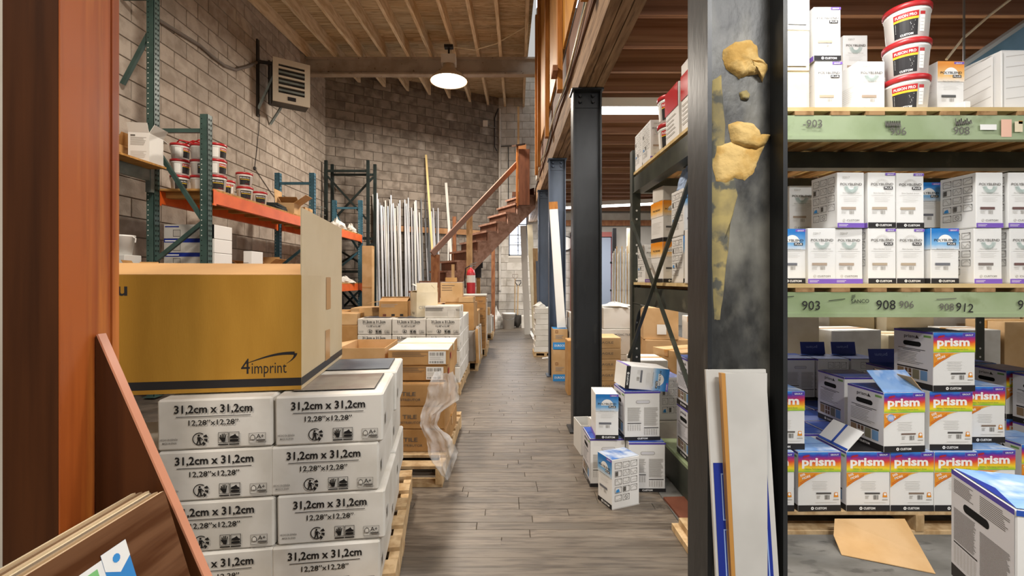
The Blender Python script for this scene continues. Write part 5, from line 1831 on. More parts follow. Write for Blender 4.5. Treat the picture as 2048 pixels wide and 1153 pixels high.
shovel(1035, 11.30, 'garden shovel with a black D-grip at the rear wall, the front one', 1.16, m_char)
leaner('white_board', 'tall white board leaning beside the rear window, the one with rounded edge', 'board', (.43, 9.8, 0), (.34, 9.95, 2.36), .13, .03, m_whitestrip)
leaner('white_board', 'second tall pale board right behind the white one by the rear window', 'board', (.62, 10.1, 0), (.50, 10.25, 2.42), .12, .03, m_cream)
leaner('grey_panel', 'dark grey panel standing behind the white tile stack', 'panel', (.66, 8.9, 0), (.62, 9.0, 1.55), .12, .03, m_colblue)
leaner('tan_panel', 'tan board standing beside the dark grey panel', 'panel', (.60, 9.2, 0), (.565, 9.28, 1.82), .10, .03, m_lumber)
# conduit and boxes on the rear walls
cw = MB(); cw.tube([(-.24, 11.74, 5.6), (-.33, 11.72, 5.35), (-.33, 11.70, 4.6), (-.27, 11.73, 4.5)], .012, m_char, 6)
tag(cw.build('conduit'), 'thin dark conduit bent round the corner high on the rear wall', 'conduit')
cw = MB(); cw.tube([(-.20, 11.765, 5.6), (-.20, 11.765, .9)], .03, m_block3, 8)
tag(cw.build('pipe'), 'pale vertical pipe in the corner of the rear wall', 'pipe')
cw = MB(); cw.tube([(.02, 11.765, 4.62), (.02, 11.765, 3.0), (.10, 11.765, 2.75)], .010, m_char, 6); cw.tube([(-.18, 11.765, 4.63), (.40, 11.765, 4.66)], .010, m_char, 6)
tag(cw.build('conduit'), 'dark cable running down the rear wall to the stair', 'cable')
q = P(971, 249, 11.5)
cw = MB(); cw.box((q.x - .06, q.y - .10, q.z - .07), (q.x + .06, q.y - .03, q.z + .07), m_white_wall); cw.tube([(q.x + .05, q.y - .05, q.z), (-.32, 11.66, q.z - .03)], .009, m_steel, 6)
tag(cw.build('junction_box'), 'small white junction box high on the slanted wall', 'junction box')
leaner('white_pole', 'pale timber pole standing on the stair landing', 'pole', (.265, 11.1, 3.04), (.265, 11.1, 5.4), .05, .05, m_lumber)

# ------------------------------------------------------------------ unit heater, conduit and string on the left wall
uh = thing('unit_heater', 'boxy unit heater on an iron bracket high on the block wall', 'heater', (XL, 7.1, 4.35))
m_hb = M('heater_body', '#3b3732', .5, c2='#2c2925', scale=5); m_hf = M('heater_face', '#cfc6b4', .5)
b = MB(); b.box((.012, -.03, -.62), (.035, .03, .58), m_hb); b.box((.012, .33, -.30), (.035, .39, .42), m_hb); b.build('bracket_rail', uh)
b = MB(); b.bar((.03, 0, -.5), (.30, .08, .20), .04, .03, m_galv); b.bar((.03, .36, -.62), (.28, .30, -.30), .04, .02, m_galv); b.bar((.02, 0, .24), (.30, .10, .24), .04, .04, m_hb); b.build('bracket_arm', uh)
hd = MB()
ang = math.radians(-62)
hb4 = Matrix.Translation((.42, .22, -.05)) @ Matrix.Rotation(math.radians(35), 4, 'Z')
hd.box((-.26, -.14, -.33), (.26, .14, .33), m_hb, hb4); hd.build('housing', uh)
hf = MB()
for (lo, hi) in (((-.27, -.165, -.34), (.27, -.141, -.20)), ((-.27, -.165, .25), (.27, -.141, .34)), ((-.27, -.165, -.20), (-.19, -.141, .25)), ((.19, -.165, -.20), (.27, -.141, .25))):
    hf.box(lo, hi, m_hf, hb4)
hf.build('face_frame', uh)
for k in range(6):
    l = MB(); l.box((-.19, -.17, -.17 + .07 * k), (.19, -.145, -.14 + .07 * k), m_hf if k % 2 else m_galv, hb4); l.build('louvre', uh)
l = MB(); l.box((-.06, -.168, -.30), (.06, -.1655, -.24), m_char, hb4); l.build('name_plate', uh)
cc = MB()
pts = [(XL + .03, 4.95, 4.05), (XL + .03, 5.25, 3.95), (XL + .03, 5.9, 4.06), (XL + .03, 6.4, 4.10), (XL + .04, 6.8, 4.40), (XL + .05, 7.07, 4.60)]
pts = [(XL + .035,) + tuple(v) for v in ((5.05, 4.07), (5.35, 4.10), (5.75, 4.14), (6.0, 4.12), (6.25, 4.12), (6.5, 4.18), (6.85, 4.40), (7.05, 4.55))]
cc.tube(pts, .022, M('conduit_grey', '#6d655e', .6), 8)
tag(cc.build('cable'), 'thick grey cable drooping along the block wall to the heater', 'cable')
cc = MB(); cc.tube([(XL + .03, 7.15, 3.78), (XL + .02, 7.08, 3.2), (XL + .02, 7.02, 2.9), (XL + .02, 7.5, 2.62), (XL + .03, 8.1, 2.36)], .005, m_char, 5); cc.tube([(XL + .014, 7.02, 2.9), (XL + .03, 7.02, 2.9)], .03, m_char, 8)
tag(cc.build('pull_cord'), 'thin dark cord hanging down the block wall below the heater', 'cord')

# ------------------------------------------------------------------ dome lamps and fluorescent strips
m_enam = M('lamp_enamel', '#b9a78c', .4)
m_glow = M('lamp_glow', '#fff0d6', .4, emit=4.5)
def dome(x, y, z, label, hang):
    t = thing('dome_lamp', label, 'lamp', (x, y, z), group='dome lamps under the roof')
    b = MB(); b.lathe([(.335, 0), (.335, .02), (.27, .10), (.16, .17), (.12, .24), (.11, .30), (0, .30)], m_enam, 32); b.build('shade', t, smooth=True)
    b = MB(); b.lathe([(.325, .004), (.20, -.045), (0, -.075)], m_glow, 32); b.build('lens', t, smooth=True)
    b = MB(); b.box((-.13, -.10, .30), (.13, .10, .46), m_white_wall); b.build('ballast_box', t)
    b = MB(); b.tube([(0, 0, .46), (0, 0, hang)], .02, m_char, 8); b.box((-.08, -.05, hang - .05), (.08, .05, hang), m_char); b.build('stem', t)
for i, (x, y, z, pw) in enumerate(DOMES):
    dome(x, y, z + .10, ('lit dome lamp with a wide shade hanging before the roof beam', 'added dome lamp over the front of the left aisle, out past the roof beam', 'added dome lamp over the entrance end of the warehouse')[i], zroof(y) - z - .10 - .002)
cc = MB(); cc.tube([(-.98, 8.28, 5.42), (-.6, 8.25, 5.35), (-.2, 8.2, 5.44), (.2, 8.1, 5.62), (.40, 8.0, 5.66)], .010, m_cream, 6)
tag(cc.build('lamp_cable'), 'pale cable sagging from the dome lamp to the mezzanine', 'cable')
m_tube = M('tube_glow', '#ffffff', .4, emit=7.0)
m_hous = M('strip_housing', '#e3e1dc', .5)
tl_lab = ['white fluorescent strip light under the mezzanine behind the black column', 'long fluorescent strip light far back under the mezzanine', 'unseen fluorescent strip light above the tumbled grout boxes', 'fluorescent strip light above the right end of the rack',
          'unseen fluorescent strip light over the near end of the mezzanine', 'added fluorescent strip light close behind the green rack', 'added fluorescent strip light over the stock behind the green rack']
for (x, y, z, ln, yaw, pw), lb in zip(TUBES, tl_lab):
    t = thing('strip_light', lb, 'light', (x, y, z), yaw, 'fluorescent strip lights')
    b = MB(); b.box((-ln / 2, -.065, .01), (ln / 2, .065, .095), m_hous); b.build('housing', t)
    for yy in (-.035, .035):
        b = MB(); b.tube([(-ln / 2 + .02, yy, -.012), (ln / 2 - .02, yy, -.012)], .016, m_tube, 10); b.build('tube', t)
    for xx in (-ln / 2 + .01, ln / 2 - .01):
        b = MB(); b.box((xx - .01, -.06, -.035), (xx + .01, .06, .01), m_hous); b.build('lamp_holder', t)
# cable along the mezzanine edge
cc = MB()
pts = []
for k in range(15):
    y = 2.4 + k * .36
    pts.append((.515, y, 2.96 + .05 * math.sin(k * 1.1) + (.12 if k < 2 else 0)))
cc.tube(pts, .009, m_galv, 6)
tag(cc.build('cable'), 'grey cable clipped along the mezzanine edge', 'cable')
cc = MB(); cc.tube([(.505, 2.4 + k * .36, 2.93 + .03 * math.sin(k * .9 + 1)) for k in range(15)], .006, m_cream, 6)
tag(cc.build('cable'), 'thin pale cable beside the grey one on the mezzanine edge', 'cable')

# ------------------------------------------------------------------ right rack: green front beams, dark end frame
m_gbeam = M('beam_green', '#97a582', 0.5, c2='#87976f', scale=4, c3='#7d8a63', scale3=9, lo3=.6, hi3=.75, spec=0.4)
m_dsteel = M('rack_dark_steel', '#3a3d33', 0.45, c2='#2c2f27', scale=5, spec=0.5, c3='#565648', scale3=8, lo3=.62, hi3=.75)
m_slat = M('deck_slat', '#a5825a', 0.85, c2='#84643f', scale=4, stretch=(6, 1.2, 6), objvar=.12)
m_deckply = M('shelf_ply', '#d3bb8c', 0.8, c2='#c2a773', scale=4, stretch=(1, 4, 1))
RX0, RX1, RY0, RY1 = .905, 3.46, 2.05, 3.30
rr = thing('storage_rack', 'large rack with pale green front beams and dark steel ends, full of grout boxes', 'rack')
for (x, y) in ((RX0, RY0), (RX0, RY1), (RX1, RY0), (RX1, RY1)):
    s = 1 if x == RX0 else -1
    b = MB()
    b.box((min(x, x + s * .06), y, 0), (max(x, x + s * .06), y + .004, 2.12 if y == RY1 or x == RX1 else 2.0), m_dsteel)
    b.box((min(x, x + s * .004), y + .0045, 0), (max(x, x + s * .004), y + .062, 2.12 if y == RY1 or x == RX1 else 2.0), m_dsteel)
    b.build('upright', rr)
    h = MB()
    z = .12
    while z < 1.95:
        for dz in (0, .062):
            c = Vector((x + s * .032, y - .0008, z + dz))
            h.add([c + Vector((.0075 * math.cos(t), 0, .0075 * math.sin(t))) for t in [2 * PI * k / 8 for k in range(8)]], [tuple(range(8))], m_hole_w)
        z += .25
    o = h.build('punch_hole', rr); o['kind'] = 'stuff'
    b = MB(); b.box((min(x, x + s * .06) - .02, y - .02, 0), (max(x, x + s * .06) + .02, y + .08, .008), m_dsteel); b.build('foot_plate', rr)
SH = ((1.919, 1.815), (1.124, 1.018))
for (zt, zb) in SH:
    b = MB(); b.box((RX0 + .062, RY0 - .006, zb), (RX1 - .062, RY0 + .045, zt), m_gbeam)
    b.box((RX0 + .062, RY0 - .012, zb - .006), (RX1 - .062, RY0 - .006, zb + .012), m_gbeam); b.build('beam', rr)
    b = MB(); b.box((RX0 + .062, RY1 + .01, zb), (RX1 - .062, RY1 + .06, zt), m_dsteel); b.build('beam', rr)
    b = MB(); b.box((RX0 + .008, RY0 + .064, zb), (RX0 + .05, RY1 - .002, zt), m_dsteel)
    b.box((RX0 + .004, RY0 + .064, zb - .008), (RX0 + .075, RY1 - .002, zb), m_dsteel); b.build('beam', rr)
    b = MB(); b.box((RX1 - .05, RY0 + .064, zb), (RX1 - .008, RY1 - .002, zt), m_dsteel); b.build('beam', rr)
    b = MB(); b.box((RX0 + .07, 2.62, zb + .01), (RX1 - .07, 2.70, zt - .002), m_dsteel); b.build('cross_beam', rr)
    x = RX0 + .07
    while x < RX1 - .1:
        b = MB(); b.box((x, RY0 - .008, zt + .001), (x + .085, RY1 + .06, zt + .019), m_slat); b.build('deck_slat', rr)
        x += .168 + RND.uniform(-.02, .02)
    b = MB(); b.box((RX0 + .01, RY0 - .004, zt + .020), (RX1 - .02, RY1 + .06, zt + .038), m_deckply); b.build('deck_panel', rr)
# cross rods and gusset of the dark end
b = MB(); b.bar((RX0 - .012, 3.28, 1.60), (RX0 - .012, 2.12, .55), .02, .014, m_dsteel); b.build('cross_rod', rr)
b = MB(); b.bar((RX0 - .030, 2.12, 1.72), (RX0 - .030, 3.28, .62), .02, .014, m_dsteel); b.build('cross_rod', rr)
gs = [(3.298, 1.016)] + [(3.298 - .34 * math.cos(t) if False else 3.298 - .02 - .20 * (1 - math.sin(t)), 1.016 - .02 - .22 * (1 - math.cos(t))) for t in [PI / 2 * k / 8 for k in range(9)]] + [(3.298, .776)]
b = MB(); b.prism([(3.298, 1.006), (3.05, 1.006)] + [(3.27 - .22 * math.cos(t), 1.0 - .26 * math.sin(t)) if False else (3.05 + .21 * math.sin(t), 1.0 - .24 * (1 - math.cos(t))) for t in [PI / 2 * k / 8 for k in range(9)]] + [(3.298, .76)], RX0 + .006, RX0 + .012, m_dsteel, lambda u, v, w: (w, u, v)); b.build('gusset', rr)
# felt-pen marks and paper labels on the beams
def mark(parent, items, y, z0, name):
    for it in items:
        p = PR()
        if it[0] == 't':
            _, t, x, z, sz, mt, rt = it
            p.text(t, x, z, sz, mt, 2, 'L', .004, rot=rt)
        elif it[0] == 'z':                               # scribble: one zigzag
            pts = it[1]
            for a, b in zip(pts, pts[1:]):
                p.line(a, b, it[2], it[3], 2)
        else:
            p.rect(it[1], it[2], it[3], it[4], it[5], 1)
        put('pen_mark' if it[0] != 'r' else 'paper_tag', p.mesh('pen_mark'), parent, (0, y, 0))
def bx(px, d=2.044):
    return (px - CX) * d / F
def bz(py, d=2.044):
    return H - (py - CY) * d / F
it = [('t', '-903', bx(1604), bz(256), .05, m_ink, 0), ('t', '906', bx(1778), bz(271), .05, m_ink, 0), ('t', '908', bx(1904), bz(270), .05, m_ink, 0)]
it.append(('z', [(bx(1768 + k * 1.8), bz(256 if k % 2 else 243)) for k in range(18)], .004, m_ink))
it.append(('z', [(bx(1908 + k * 1.9), bz(254 - k * .3 if k % 2 else 238 + (k % 3) * 3)) for k in range(18)], .004, m_ink))
it += [('r', bx(1957), bz(261), bx(1990), bz(250), m_paper), ('r', bx(1999), bz(275), bx(2020), bz(240), M('pink_tag', '#e3b7a0', .7)), ('r', bx(2026), bz(265), bx(2042), bz(244), m_cream), ('r', bx(2034), bz(249), bx(2042), bz(243), m_orange)]
mark(rr, it, RY0 - .0125, 0, 'pen_marks')
it = [('t', '903', bx(1602), bz(620), .058, m_char, 0), ('t', 'JF', bx(1700), bz(598), .026, m_char, .0), ('t', 'SANCO', bx(1700), bz(607), .024, m_char, .03), ('t', '908', bx(1750), bz(619), .060, m_char, 0), ('t', '906', bx(1796), bz(616), .045, m_ink, 0),
      ('t', '908', bx(1876), bz(621), .045, m_ink, 0), ('t', '912', bx(1908), bz(622), .055, m_char, -.1), ('t', '9', bx(2032), bz(619), .06, m_char, 0), ('z', [(bx(1655), bz(602)), (bx(1688), bz(598))], .003, m_char), ('z', [(bx(1870), bz(599)), (bx(1910), bz(597))], .003, m_ink), ('z', [(bx(1572), bz(594)), (bx(1586), bz(593))], .003, m_char)]
mark(rr, it, RY0 - .0125, 0, 'pen_marks')

# ------------------------------------------------------------------ middle shelf: sunburst grout boxes
Z2 = 1.124 + .0385
YB = 2.10
def qb(px0, px1, lev, kind, left, label, dy=0.0, rz=0.0, right=None):
    d = YB + dy
    xc = ((px0 + px1) / 2 - CX) * d / F
    return poly_box((xc, d + QD / 2, Z2 + lev * (QH + .003)), rz, label, kind, left, right=right)
qb(1557, 1611, 0, 'blue', None, 'blue-topped sunburst box right behind the mortar-stained column, lower row', .02, right='draw')
qb(1618, 1669, 0, 'old', None, 'white sunburst box with pencilled 32017, the one beside the blue-topped box')
qb(1672, 1723, 0, 'old', None, 'white sunburst box with pencilled 32017 under the drawings-sided one', .01)
qb(1737, 1791, 0, 'plus', 'draw', 'white PLUS sunburst box, lower row, next to the pencilled boxes')
qb(1794, 1848, 0, 'plus', None, 'white PLUS sunburst box, lower row, next to the lone blue-topped box', .01)
qb(1862, 1917, 0, 'blue', 'blue', 'blue-topped sunburst box, lower row, over the 908 912 mark')
qb(1949, 2003, 0, 'brown', 'draw', 'white sunburst box with a dark brown swatch, lower row by the rack end')
qb(2021, 2074, 0, 'red', 'draw', 'white sunburst box with a maroon swatch at the lower right rack end')
qb(1673, 1727, 1, 'old', 'draw', 'white sunburst box with an instruction side, upper row over pencilled boxes', 0, .04)
qb(1737, 1790, 1, 'plus', 'plain', 'white PLUS sunburst box, upper row, next to the instruction-sided box')
qb(1794, 1846, 1, 'plus', None, 'white PLUS sunburst box, upper row, beside the gap', .01)
qb(1952, 2004, 1, 'red', 'draw', 'white sunburst box with instruction side, upper row right of the gap', 0, .03)
qb(2018, 2070, 1, 'red', 'draw', 'white sunburst box at the upper right rack end')
# boxes deeper on the shelf, seen in the gaps
poly_box(((1855 - CX) * 2.32 / F, 2.40, Z2 + QH + .003), 0, 'blue sunburst box deep in the gap, upper row', 'blue', None)
prism_box(((1882 - CX) * 2.72 / F, 2.82, Z2), 0, 'grey-sided grout box at the back of the gap, lower', 'plain', None)
prism_box(((1882 - CX) * 2.72 / F, 2.82, Z2 + GH + .002), 0, 'grey-sided grout box at the back of the gap, upper', 'plain', None, lid='blue')
poly_box(((1640 - CX) * 2.55 / F, 2.62, Z2 + .0), 0, 'sunburst box deep behind the pencilled boxes, lower', 'blue', 'draw')
poly_box(((1602 - CX) * 2.40 / F, 2.48, Z2 + QH + .003), 0, 'teal sunburst box high behind the mortar-stained column', 'old', 'draw', right='draw')
b = MB(); b.lathe([(0, 0), (.085, 0), (.10, .24), (.108, .245), (.108, .26), (0, .26)], M('pail_blue', '#5f86a8', .5), 24)
tag(b.build('blue_pail', loc=((1585 - CX) * 2.72 / F, 2.80, Z2 + .26), smooth=True), 'pale blue pail standing deep behind the sunburst boxes', 'pail')
carton('carton', 'plain carton under the pale blue pail', .26, .24, .257, ((1585 - CX) * 2.72 / F, 2.80, Z2), 0, m_wcard)
# end of the middle shelf towards the aisle: orange and white boxes in view through the end frame
poly_box((1.02, 2.92, Z2), .12, 'orange-topped sunburst box, lower, seen through the dark rack end', 'orange', 'orange', group='boxes at the rack end')
poly_box((1.02, 2.92, Z2 + QH + .003), .12, 'orange-topped sunburst box, upper, seen through the dark rack end', 'orange', 'orange', group='boxes at the rack end')
poly_box((.995, 3.17, Z2), .0, 'white sunburst box with drawings at the far rack corner beyond the orange boxes', 'old', 'draw', group='boxes at the rack end')
poly_box((1.008, 2.53, Z2), 0.0, 'white instruction-sided box near the rack end, lower', 'blue', 'draw', group='boxes at the rack end')
poly_box((1.008, 2.53, Z2 + QH + .003), .03, 'white instruction-sided box near the rack end, upper', 'blue', 'draw', group='boxes at the rack end')
prism_box((1.012, 2.24, Z2), 0, 'grout box hidden by the near column on the middle shelf', 'b', 'draw', group='boxes at the rack end')
heap('plastic_bag', 'bluish plastic bag on top of the instruction-sided boxes', 'bag', (1.01, 2.53, Z2 + 2 * (QH + .003)), .06, .14, 41, M('bag_blue', '#9fb2cf', .4))
carton('carton', 'grey-white carton in the far corner of the middle shelf', .16, .20, .24, (1.28, 3.16, Z2), 0, m_wcard, prints=(('left', QDR),), flaps=False)
carton('carton', 'low white carton on top of the far orange box stack', .12, .15, .09, (1.02, 2.92, Z2 + 2 * (QH + .003)), .12, m_wcard, tape=None)

# ------------------------------------------------------------------ top shelf
Z1 = 1.919 + .0385
def qt(px0, px1, lev, kind, left, label, d=2.15, rz=0.0, **k):
    xc = ((px0 + px1) / 2 - CX) * d / F
    return poly_box((xc, d + QD / 2, Z1 + lev * (QH + .003)), rz, label, kind, left, **k)
qt(1629, 1686, 0, 'plus', 'plain', 'white PLUS box on the top shelf, lower, beside the cream cartons')
qt(1626, 1683, 1, 'plus', 'plain', 'white PLUS box on the top shelf, upper, beside the cream cartons')
qt(1712, 1773, 0, 'old', 'plain', 'white sunburst box on the top shelf left of the stacked tubs', rz=.0)
qt(1687, 1735, 1, 'old', 'plain', 'white sunburst box standing higher behind, on the top shelf', d=2.40)
qt(1687, 1735, 0, 'old', 'plain', 'white sunburst box hidden low behind, on the top shelf', d=2.40)
qt(1870, 1931, 0, 'orange', 'plain', 'orange-topped sunburst box on the top shelf right of the tubs', rz=.02)
# cream cartons at the left end of the top shelf
d = 2.13
for k, (h, mt, lab) in enumerate(((.20, m_cream, 'cream carton with dark tape on the top shelf, lowest of three'), (.19, m_cream, 'cream carton on the top shelf, middle of three'), (.21, m_boxwhite, 'white carton on the top shelf, highest of three'))):
    pp_ = PR(); pp_.rect(.03, h * .12, .12, h * .55, m_paper, 1); pp_.lines(.035, h * .16, .11, h * .5, 4, .003, m_ink3); pp_.text('Grout', .035, h * .38, .018, m_ink2, 2)
    carton('carton', lab, .135, .17, h, ((1592 - CX) * d / F, d + .09, Z1 + (0, .203, .396)[k]), .02 * k, mt, prints=(('front', pp_.mesh('carton_print')),), group='cartons at the end of the top shelf')
for k in range(3):
    bucket(((1811 - CX) * 2.16 / F + .003 * k, 2.16, Z1 + k * .168), -.55, 'grout tub with red lid, %s of three stacked on the top shelf' % ('lowest', 'middle', 'highest')[k], 'red', 'grout tubs on the top shelf', handle=False)
bucket(((1757 - CX) * 2.52 / F, 2.52, Z1 + .168), -.55, 'single grout tub with red lid behind the stack of three', 'red', 'grout tubs on the top shelf', handle=False)
bucket(((1757 - CX) * 2.52 / F, 2.52, Z1), .2, 'lower grout tub hidden behind the stack of three', 'red', 'grout tubs on the top shelf', handle=False)
bp = PR()
bp.rect(.01, .01, .27, .30, m_boxwhite, 1)
for k in range(6):
    bp.line((.02, .03 + .05 * k), (.26, .06 + .05 * k), .004, m_ink3, 2)
carton('carton', 'large white printed carton at the right end of the top shelf', .28, .30, .315, ((2062 - CX) * 2.16 / F, 2.31, Z1), .0, m_boxwhite, prints=(('front', bp.mesh('carton_print')), ('left', bp.mesh('carton_print'))), tape=None)
carton('carton', 'small white box by the foot of the orange box on the top shelf', .03, .05, .05, ((1938 - CX) * 2.1 / F, 2.13, Z1), 0, m_boxwhite, flaps=False)
# aisle end of the top shelf, seen from below
gE = 'goods at the aisle end of the top shelf'
for i, (y, kind, lab) in enumerate(((3.20, 'plus', 'white sunburst box at the far aisle corner of the top shelf'), (3.02, 'old', 'white sunburst box, second from the far aisle corner of the top shelf'))):
    poly_box((.985, y, Z1), .0, lab, kind, 'draw', group=gE)
bucket((1.01, 2.78, Z1), -1.2, 'white tub, lower of two at the aisle end of the top shelf', 'side', gE)
bucket((1.01, 2.78, Z1 + .168), -1.2, 'white tub, upper of two at the aisle end of the top shelf', 'side', gE)
rp = PR(); rp.rect(0, .17, .2, .30, m_red, 1); rp.lines(.02, .03, .17, .15, 5, .005, m_ink2)
carton('carton', 'red and white carton at the aisle end of the top shelf', .14, .20, .30, (.995, 2.56, Z1), 0, m_boxwhite, prints=(('left', rp.mesh('carton_print')),), flaps=False, group=gE)
carton('carton', 'tall white carton at the aisle end of the top shelf behind the near column', .14, .20, .36, (.995, 2.32, Z1), 0, m_boxwhite, flaps=False, group=gE, prints=(('left', rp.mesh('carton_print')),))
# blue steel channel and cord behind the top shelf
a3, b3 = P(1915, 170, 2.75), P(2120, 30, 2.75)
b = MB(); b.bar(a3, b3, .05, .15, M('channel_blue', '#6f93ad', .45, c2='#628599', scale=5), up=(0, 0, 1))
b.bar(a3 + Vector((0, 0, -.10)), b3 + Vector((0, 0, -.10)), .09, .025, M('channel_grey', '#a9b0b2', .5))
b.bar(a3 + Vector((0, 0, .10)), b3 + Vector((0, 0, .10)), .09, .02, M('channel_grey', '#a9b0b2', .5))
chn = tag(b.build('steel_channel'), 'blue steel channel propped slanting behind the top shelf', 'steel channel')
for q_ in (a3.lerp(b3, .12), a3.lerp(b3, .9)):
    b = MB(); b.tube([q_ + Vector((0, .035, .05)), Vector((q_.x, q_.y + .035, 3.13))], .006, m_steel, 6); b.build('hanger_rod', chn)
b = MB(); b.tube([P(1893, 119, 2.8), P(1925, 78, 2.8), P(1980, 30, 2.8), P(2035, -12, 2.8)], .008, m_cream, 6)
tag(b.build('cord'), 'pale cord hanging slack under the mezzanine behind the top shelf', 'cord')

# ------------------------------------------------------------------ rainbow grout boxes on the floor pallet
pallet('wooden pallet with rainbow-fronted grout boxes on the floor', (1.905, 2.66, 0), 1.56, 1.12, 0, .108, nb=8, group='wooden pallets')
PZr = .1085
def gb(px0, lev, front, left, label, y=2.105, rz=0.0, lid=True, x=None, **k):
    xc = x if x is not None else (px0 - CX) * y / F + GW / 2
    return prism_box((xc, y + GD / 2, PZr + lev * (GH + .002)), rz, label, front, left, lid=lid, **k)
gb(1502, 0, 'd', None, 'rainbow box half hidden by the near column, bottom row')
gb(1595, 0, 'a', 'side', 'rainbow box, bottom row, first one fully in view past the column', rz=.02)
gb(1693, 0, 'a', 'side', 'rainbow box with a torn open lid, bottom row', rz=.0, lid=None)
gb(1781, 0, 'b', None, 'rainbow box with a brown swatch, bottom row below the open box')
gb(1869, 0, 'a', 'plain', 'rainbow box, bottom row below the tallest stack')
gb(1945, 0, 'd', None, 'rainbow box set back, bottom row near the corner box', y=2.13)
gb(1524, 1, 'd', None, 'rainbow box with a navy base behind the near column, second row', y=2.13)
gb(1763, 1, 'c', 'side', 'rainbow box with opened lid and round blue sticker, second row', y=2.10, rz=.06, lid=None)
gb(1859, 1, 'a', None, 'rainbow box, second row, under the topmost box', y=2.12)
gb(1928, 1, 'b', None, 'rainbow box set back, second row, beside the topmost stack', y=2.22)
gb(1864, 2, 'a', 'side', 'topmost rainbow box, alone on the third row', y=2.115, rz=.03)
# rows behind
rowlab = ('just behind the front row', 'in the middle of the pallet', 'deep in the pallet', 'at the back of the pallet')
for r, y in enumerate((2.35, 2.57, 2.79, 3.005)):
    for c, x in enumerate((1.345, 1.557, 1.769, 1.981, 2.20, 2.42)):
        if r == 0 and c >= 4: continue
        gb(0, 0, 'plain', 'plain', 'grey grout box %s, bottom row, %s' % (rowlab[r], ('aisle column', 'second column', 'third column', 'fourth column', 'fifth column', 'sixth column')[c]), y=y, x=x, lid='blue', group='grout boxes behind the rainbow fronts')
for (c, x, r, y, fr, lf) in ((0, 1.93, 3, 3.005, 'plain', 'plain'), (1, 2.14, 2, 2.985, 'draw', 'plain'), (2, 2.355, 2, 2.985, 'draw', 'plain'), (3, 1.90, 0, 2.43, 'plain', 'side'), (4, 2.36, 1, 2.66, 'plain', 'side')):
    gb(0, 1, fr, lf, 'grey grout box, second row %s, %s' % (rowlab[r], ('aisle column', 'with instruction drawings', 'third column', 'close behind the opened box', 'right of the topmost stack')[c]), y=y, x=x, lid='blue', group='grout boxes behind the rainbow fronts')
pallet('wooden pallet of grout boxes at the right end of the rack floor', (3.10, 2.66, 0), .70, 1.0, 0, .108)
gb(0, 0, 'b', 'side', 'rainbow box at the floor end of the rack, left of the gap', y=2.20, x=2.585)
for lv_ in range(2):
    for k, (yy, wh) in enumerate(((2.36, 'front'), (2.60, 'second'), (2.84, 'rear'))):
        gb(0, lv_, 'a', 'side', 'grout box on the right end pallet, %s, %s layer' % (wh, ('lower', 'upper')[lv_]), y=yy, x=2.95, lid='blue', group='grout boxes on the right end pallet')
# raised blue lid flaps
def flap(px0, px1, y0, y1, d, label, tilt=.15, text='prism'):
    a = P(px0, y1, d)
    w = (px1 - px0) * d / F; h = (y1 - y0) * d / F
    b = MB(); b.box((0, -.0015, 0), (w, .0015, h), m_navy)
    o = b.build('lid_flap', loc=(a.x, d, a.z)); o.rotation_euler = (-tilt, 0, 0)
    tag(o, label, 'box flap', 'raised blue lid flaps')
    p = PR(); p.text(text, w * .62, h * .62, h * .34, M('flap_ink', '#93a0da', .5), 2, 'C', 0, fit=w * .48, rot=PI)
    put('print', p.mesh('flap_print'), o, (0, -.002, 0))
    return o
def on_box_flap(bxo, label, w=GW * .86, h=.085, ang=8, y=None, side='back', text='prism', mat=None):
    b = MB(); b.box((-w / 2 + .002, -.0015, 0), (w / 2 - .002, .0015, h), mat or m_navy)
    o = b.build('lid_flap', bxo, (0, GD / 2 - .004 if side == 'back' else -GD / 2 + .004, GH + .001)); 
    o.rotation_euler = (math.radians(-ang), 0, 0)
    if text:
        p = PR(); p.text(text, -w * .12 + w * .3, h * .66, h * .34, M('flap_ink', '#93a0da', .5), 2, 'L', 0, fit=w * .45, rot=PI)
        put('print', p.mesh('flap_print'), o, (0, -.002, 0))
    return o
L2 = {o['label']: o for o in bpy.data.objects if o.get('label')}
on_box_flap(L2['grey grout box, second row deep in the pallet, with instruction drawings'], '')
on_box_flap(L2['grey grout box, second row deep in the pallet, third column'], '')
on_box_flap(L2['grey grout box, second row in the middle of the pallet, right of the topmost stack'], '')
# opened box: front flap up and tipped back, side flap
ob = L2['rainbow box with opened lid and round blue sticker, second row']
m_lidsky = M('lid_sky', '#8db0de')
b = MB(); b.box((-GW / 2 + .002, -.0015, 0), (GW / 2 - .002, .0015, .125), m_lidsky); o = b.build('lid_flap', ob, (0, -GD / 2 + .004, GH + .001)); o.rotation_euler = (math.radians(-48), 0, 0)
b = MB(); b.box((-GD / 2 + .004, -.0015, 0), (GD / 2 - .004, .0015, .09), m_card2); o = b.build('lid_flap', ob, (GW / 2 - .004, 0, GH + .001)); o.rotation_euler = (math.radians(-40), 0, PI / 2)
b = MB(); b.box((-GW / 2 + .004, -GD / 2 + .004, GH - .0005), (GW / 2 - .004, GD / 2 - .004, GH + .0006), m_blue); b.build('inner_lid', ob)
# torn lid of the bottom-row box
tb = L2['rainbow box with a torn open lid, bottom row']
b = MB(); b.box((-GW / 2 + .004, -GD / 2 + .004, GH - .0005), (GW / 2 - .004, GD / 2 - .004, GH + .0006), m_char); b.build('inner_lid', tb)
b = MB(); b.box((-GD / 2 + .004, -.0015, 0), (GD / 2 - .004, .0015, .12), m_boxwhite); o = b.build('lid_flap', tb, (-GW / 2 + .004, 0, GH + .001)); o.rotation_euler = (math.radians(-42), 0, -PI / 2)
p = PR(); p.rect(.085, .0, .10, .12, m_blue, 1); p.rect(-.0, .0, GD - .01, .012, m_blue, 1); put('flap_print', p.mesh('flap_print'), o, (-GD / 2 + .005, -.002, 0))
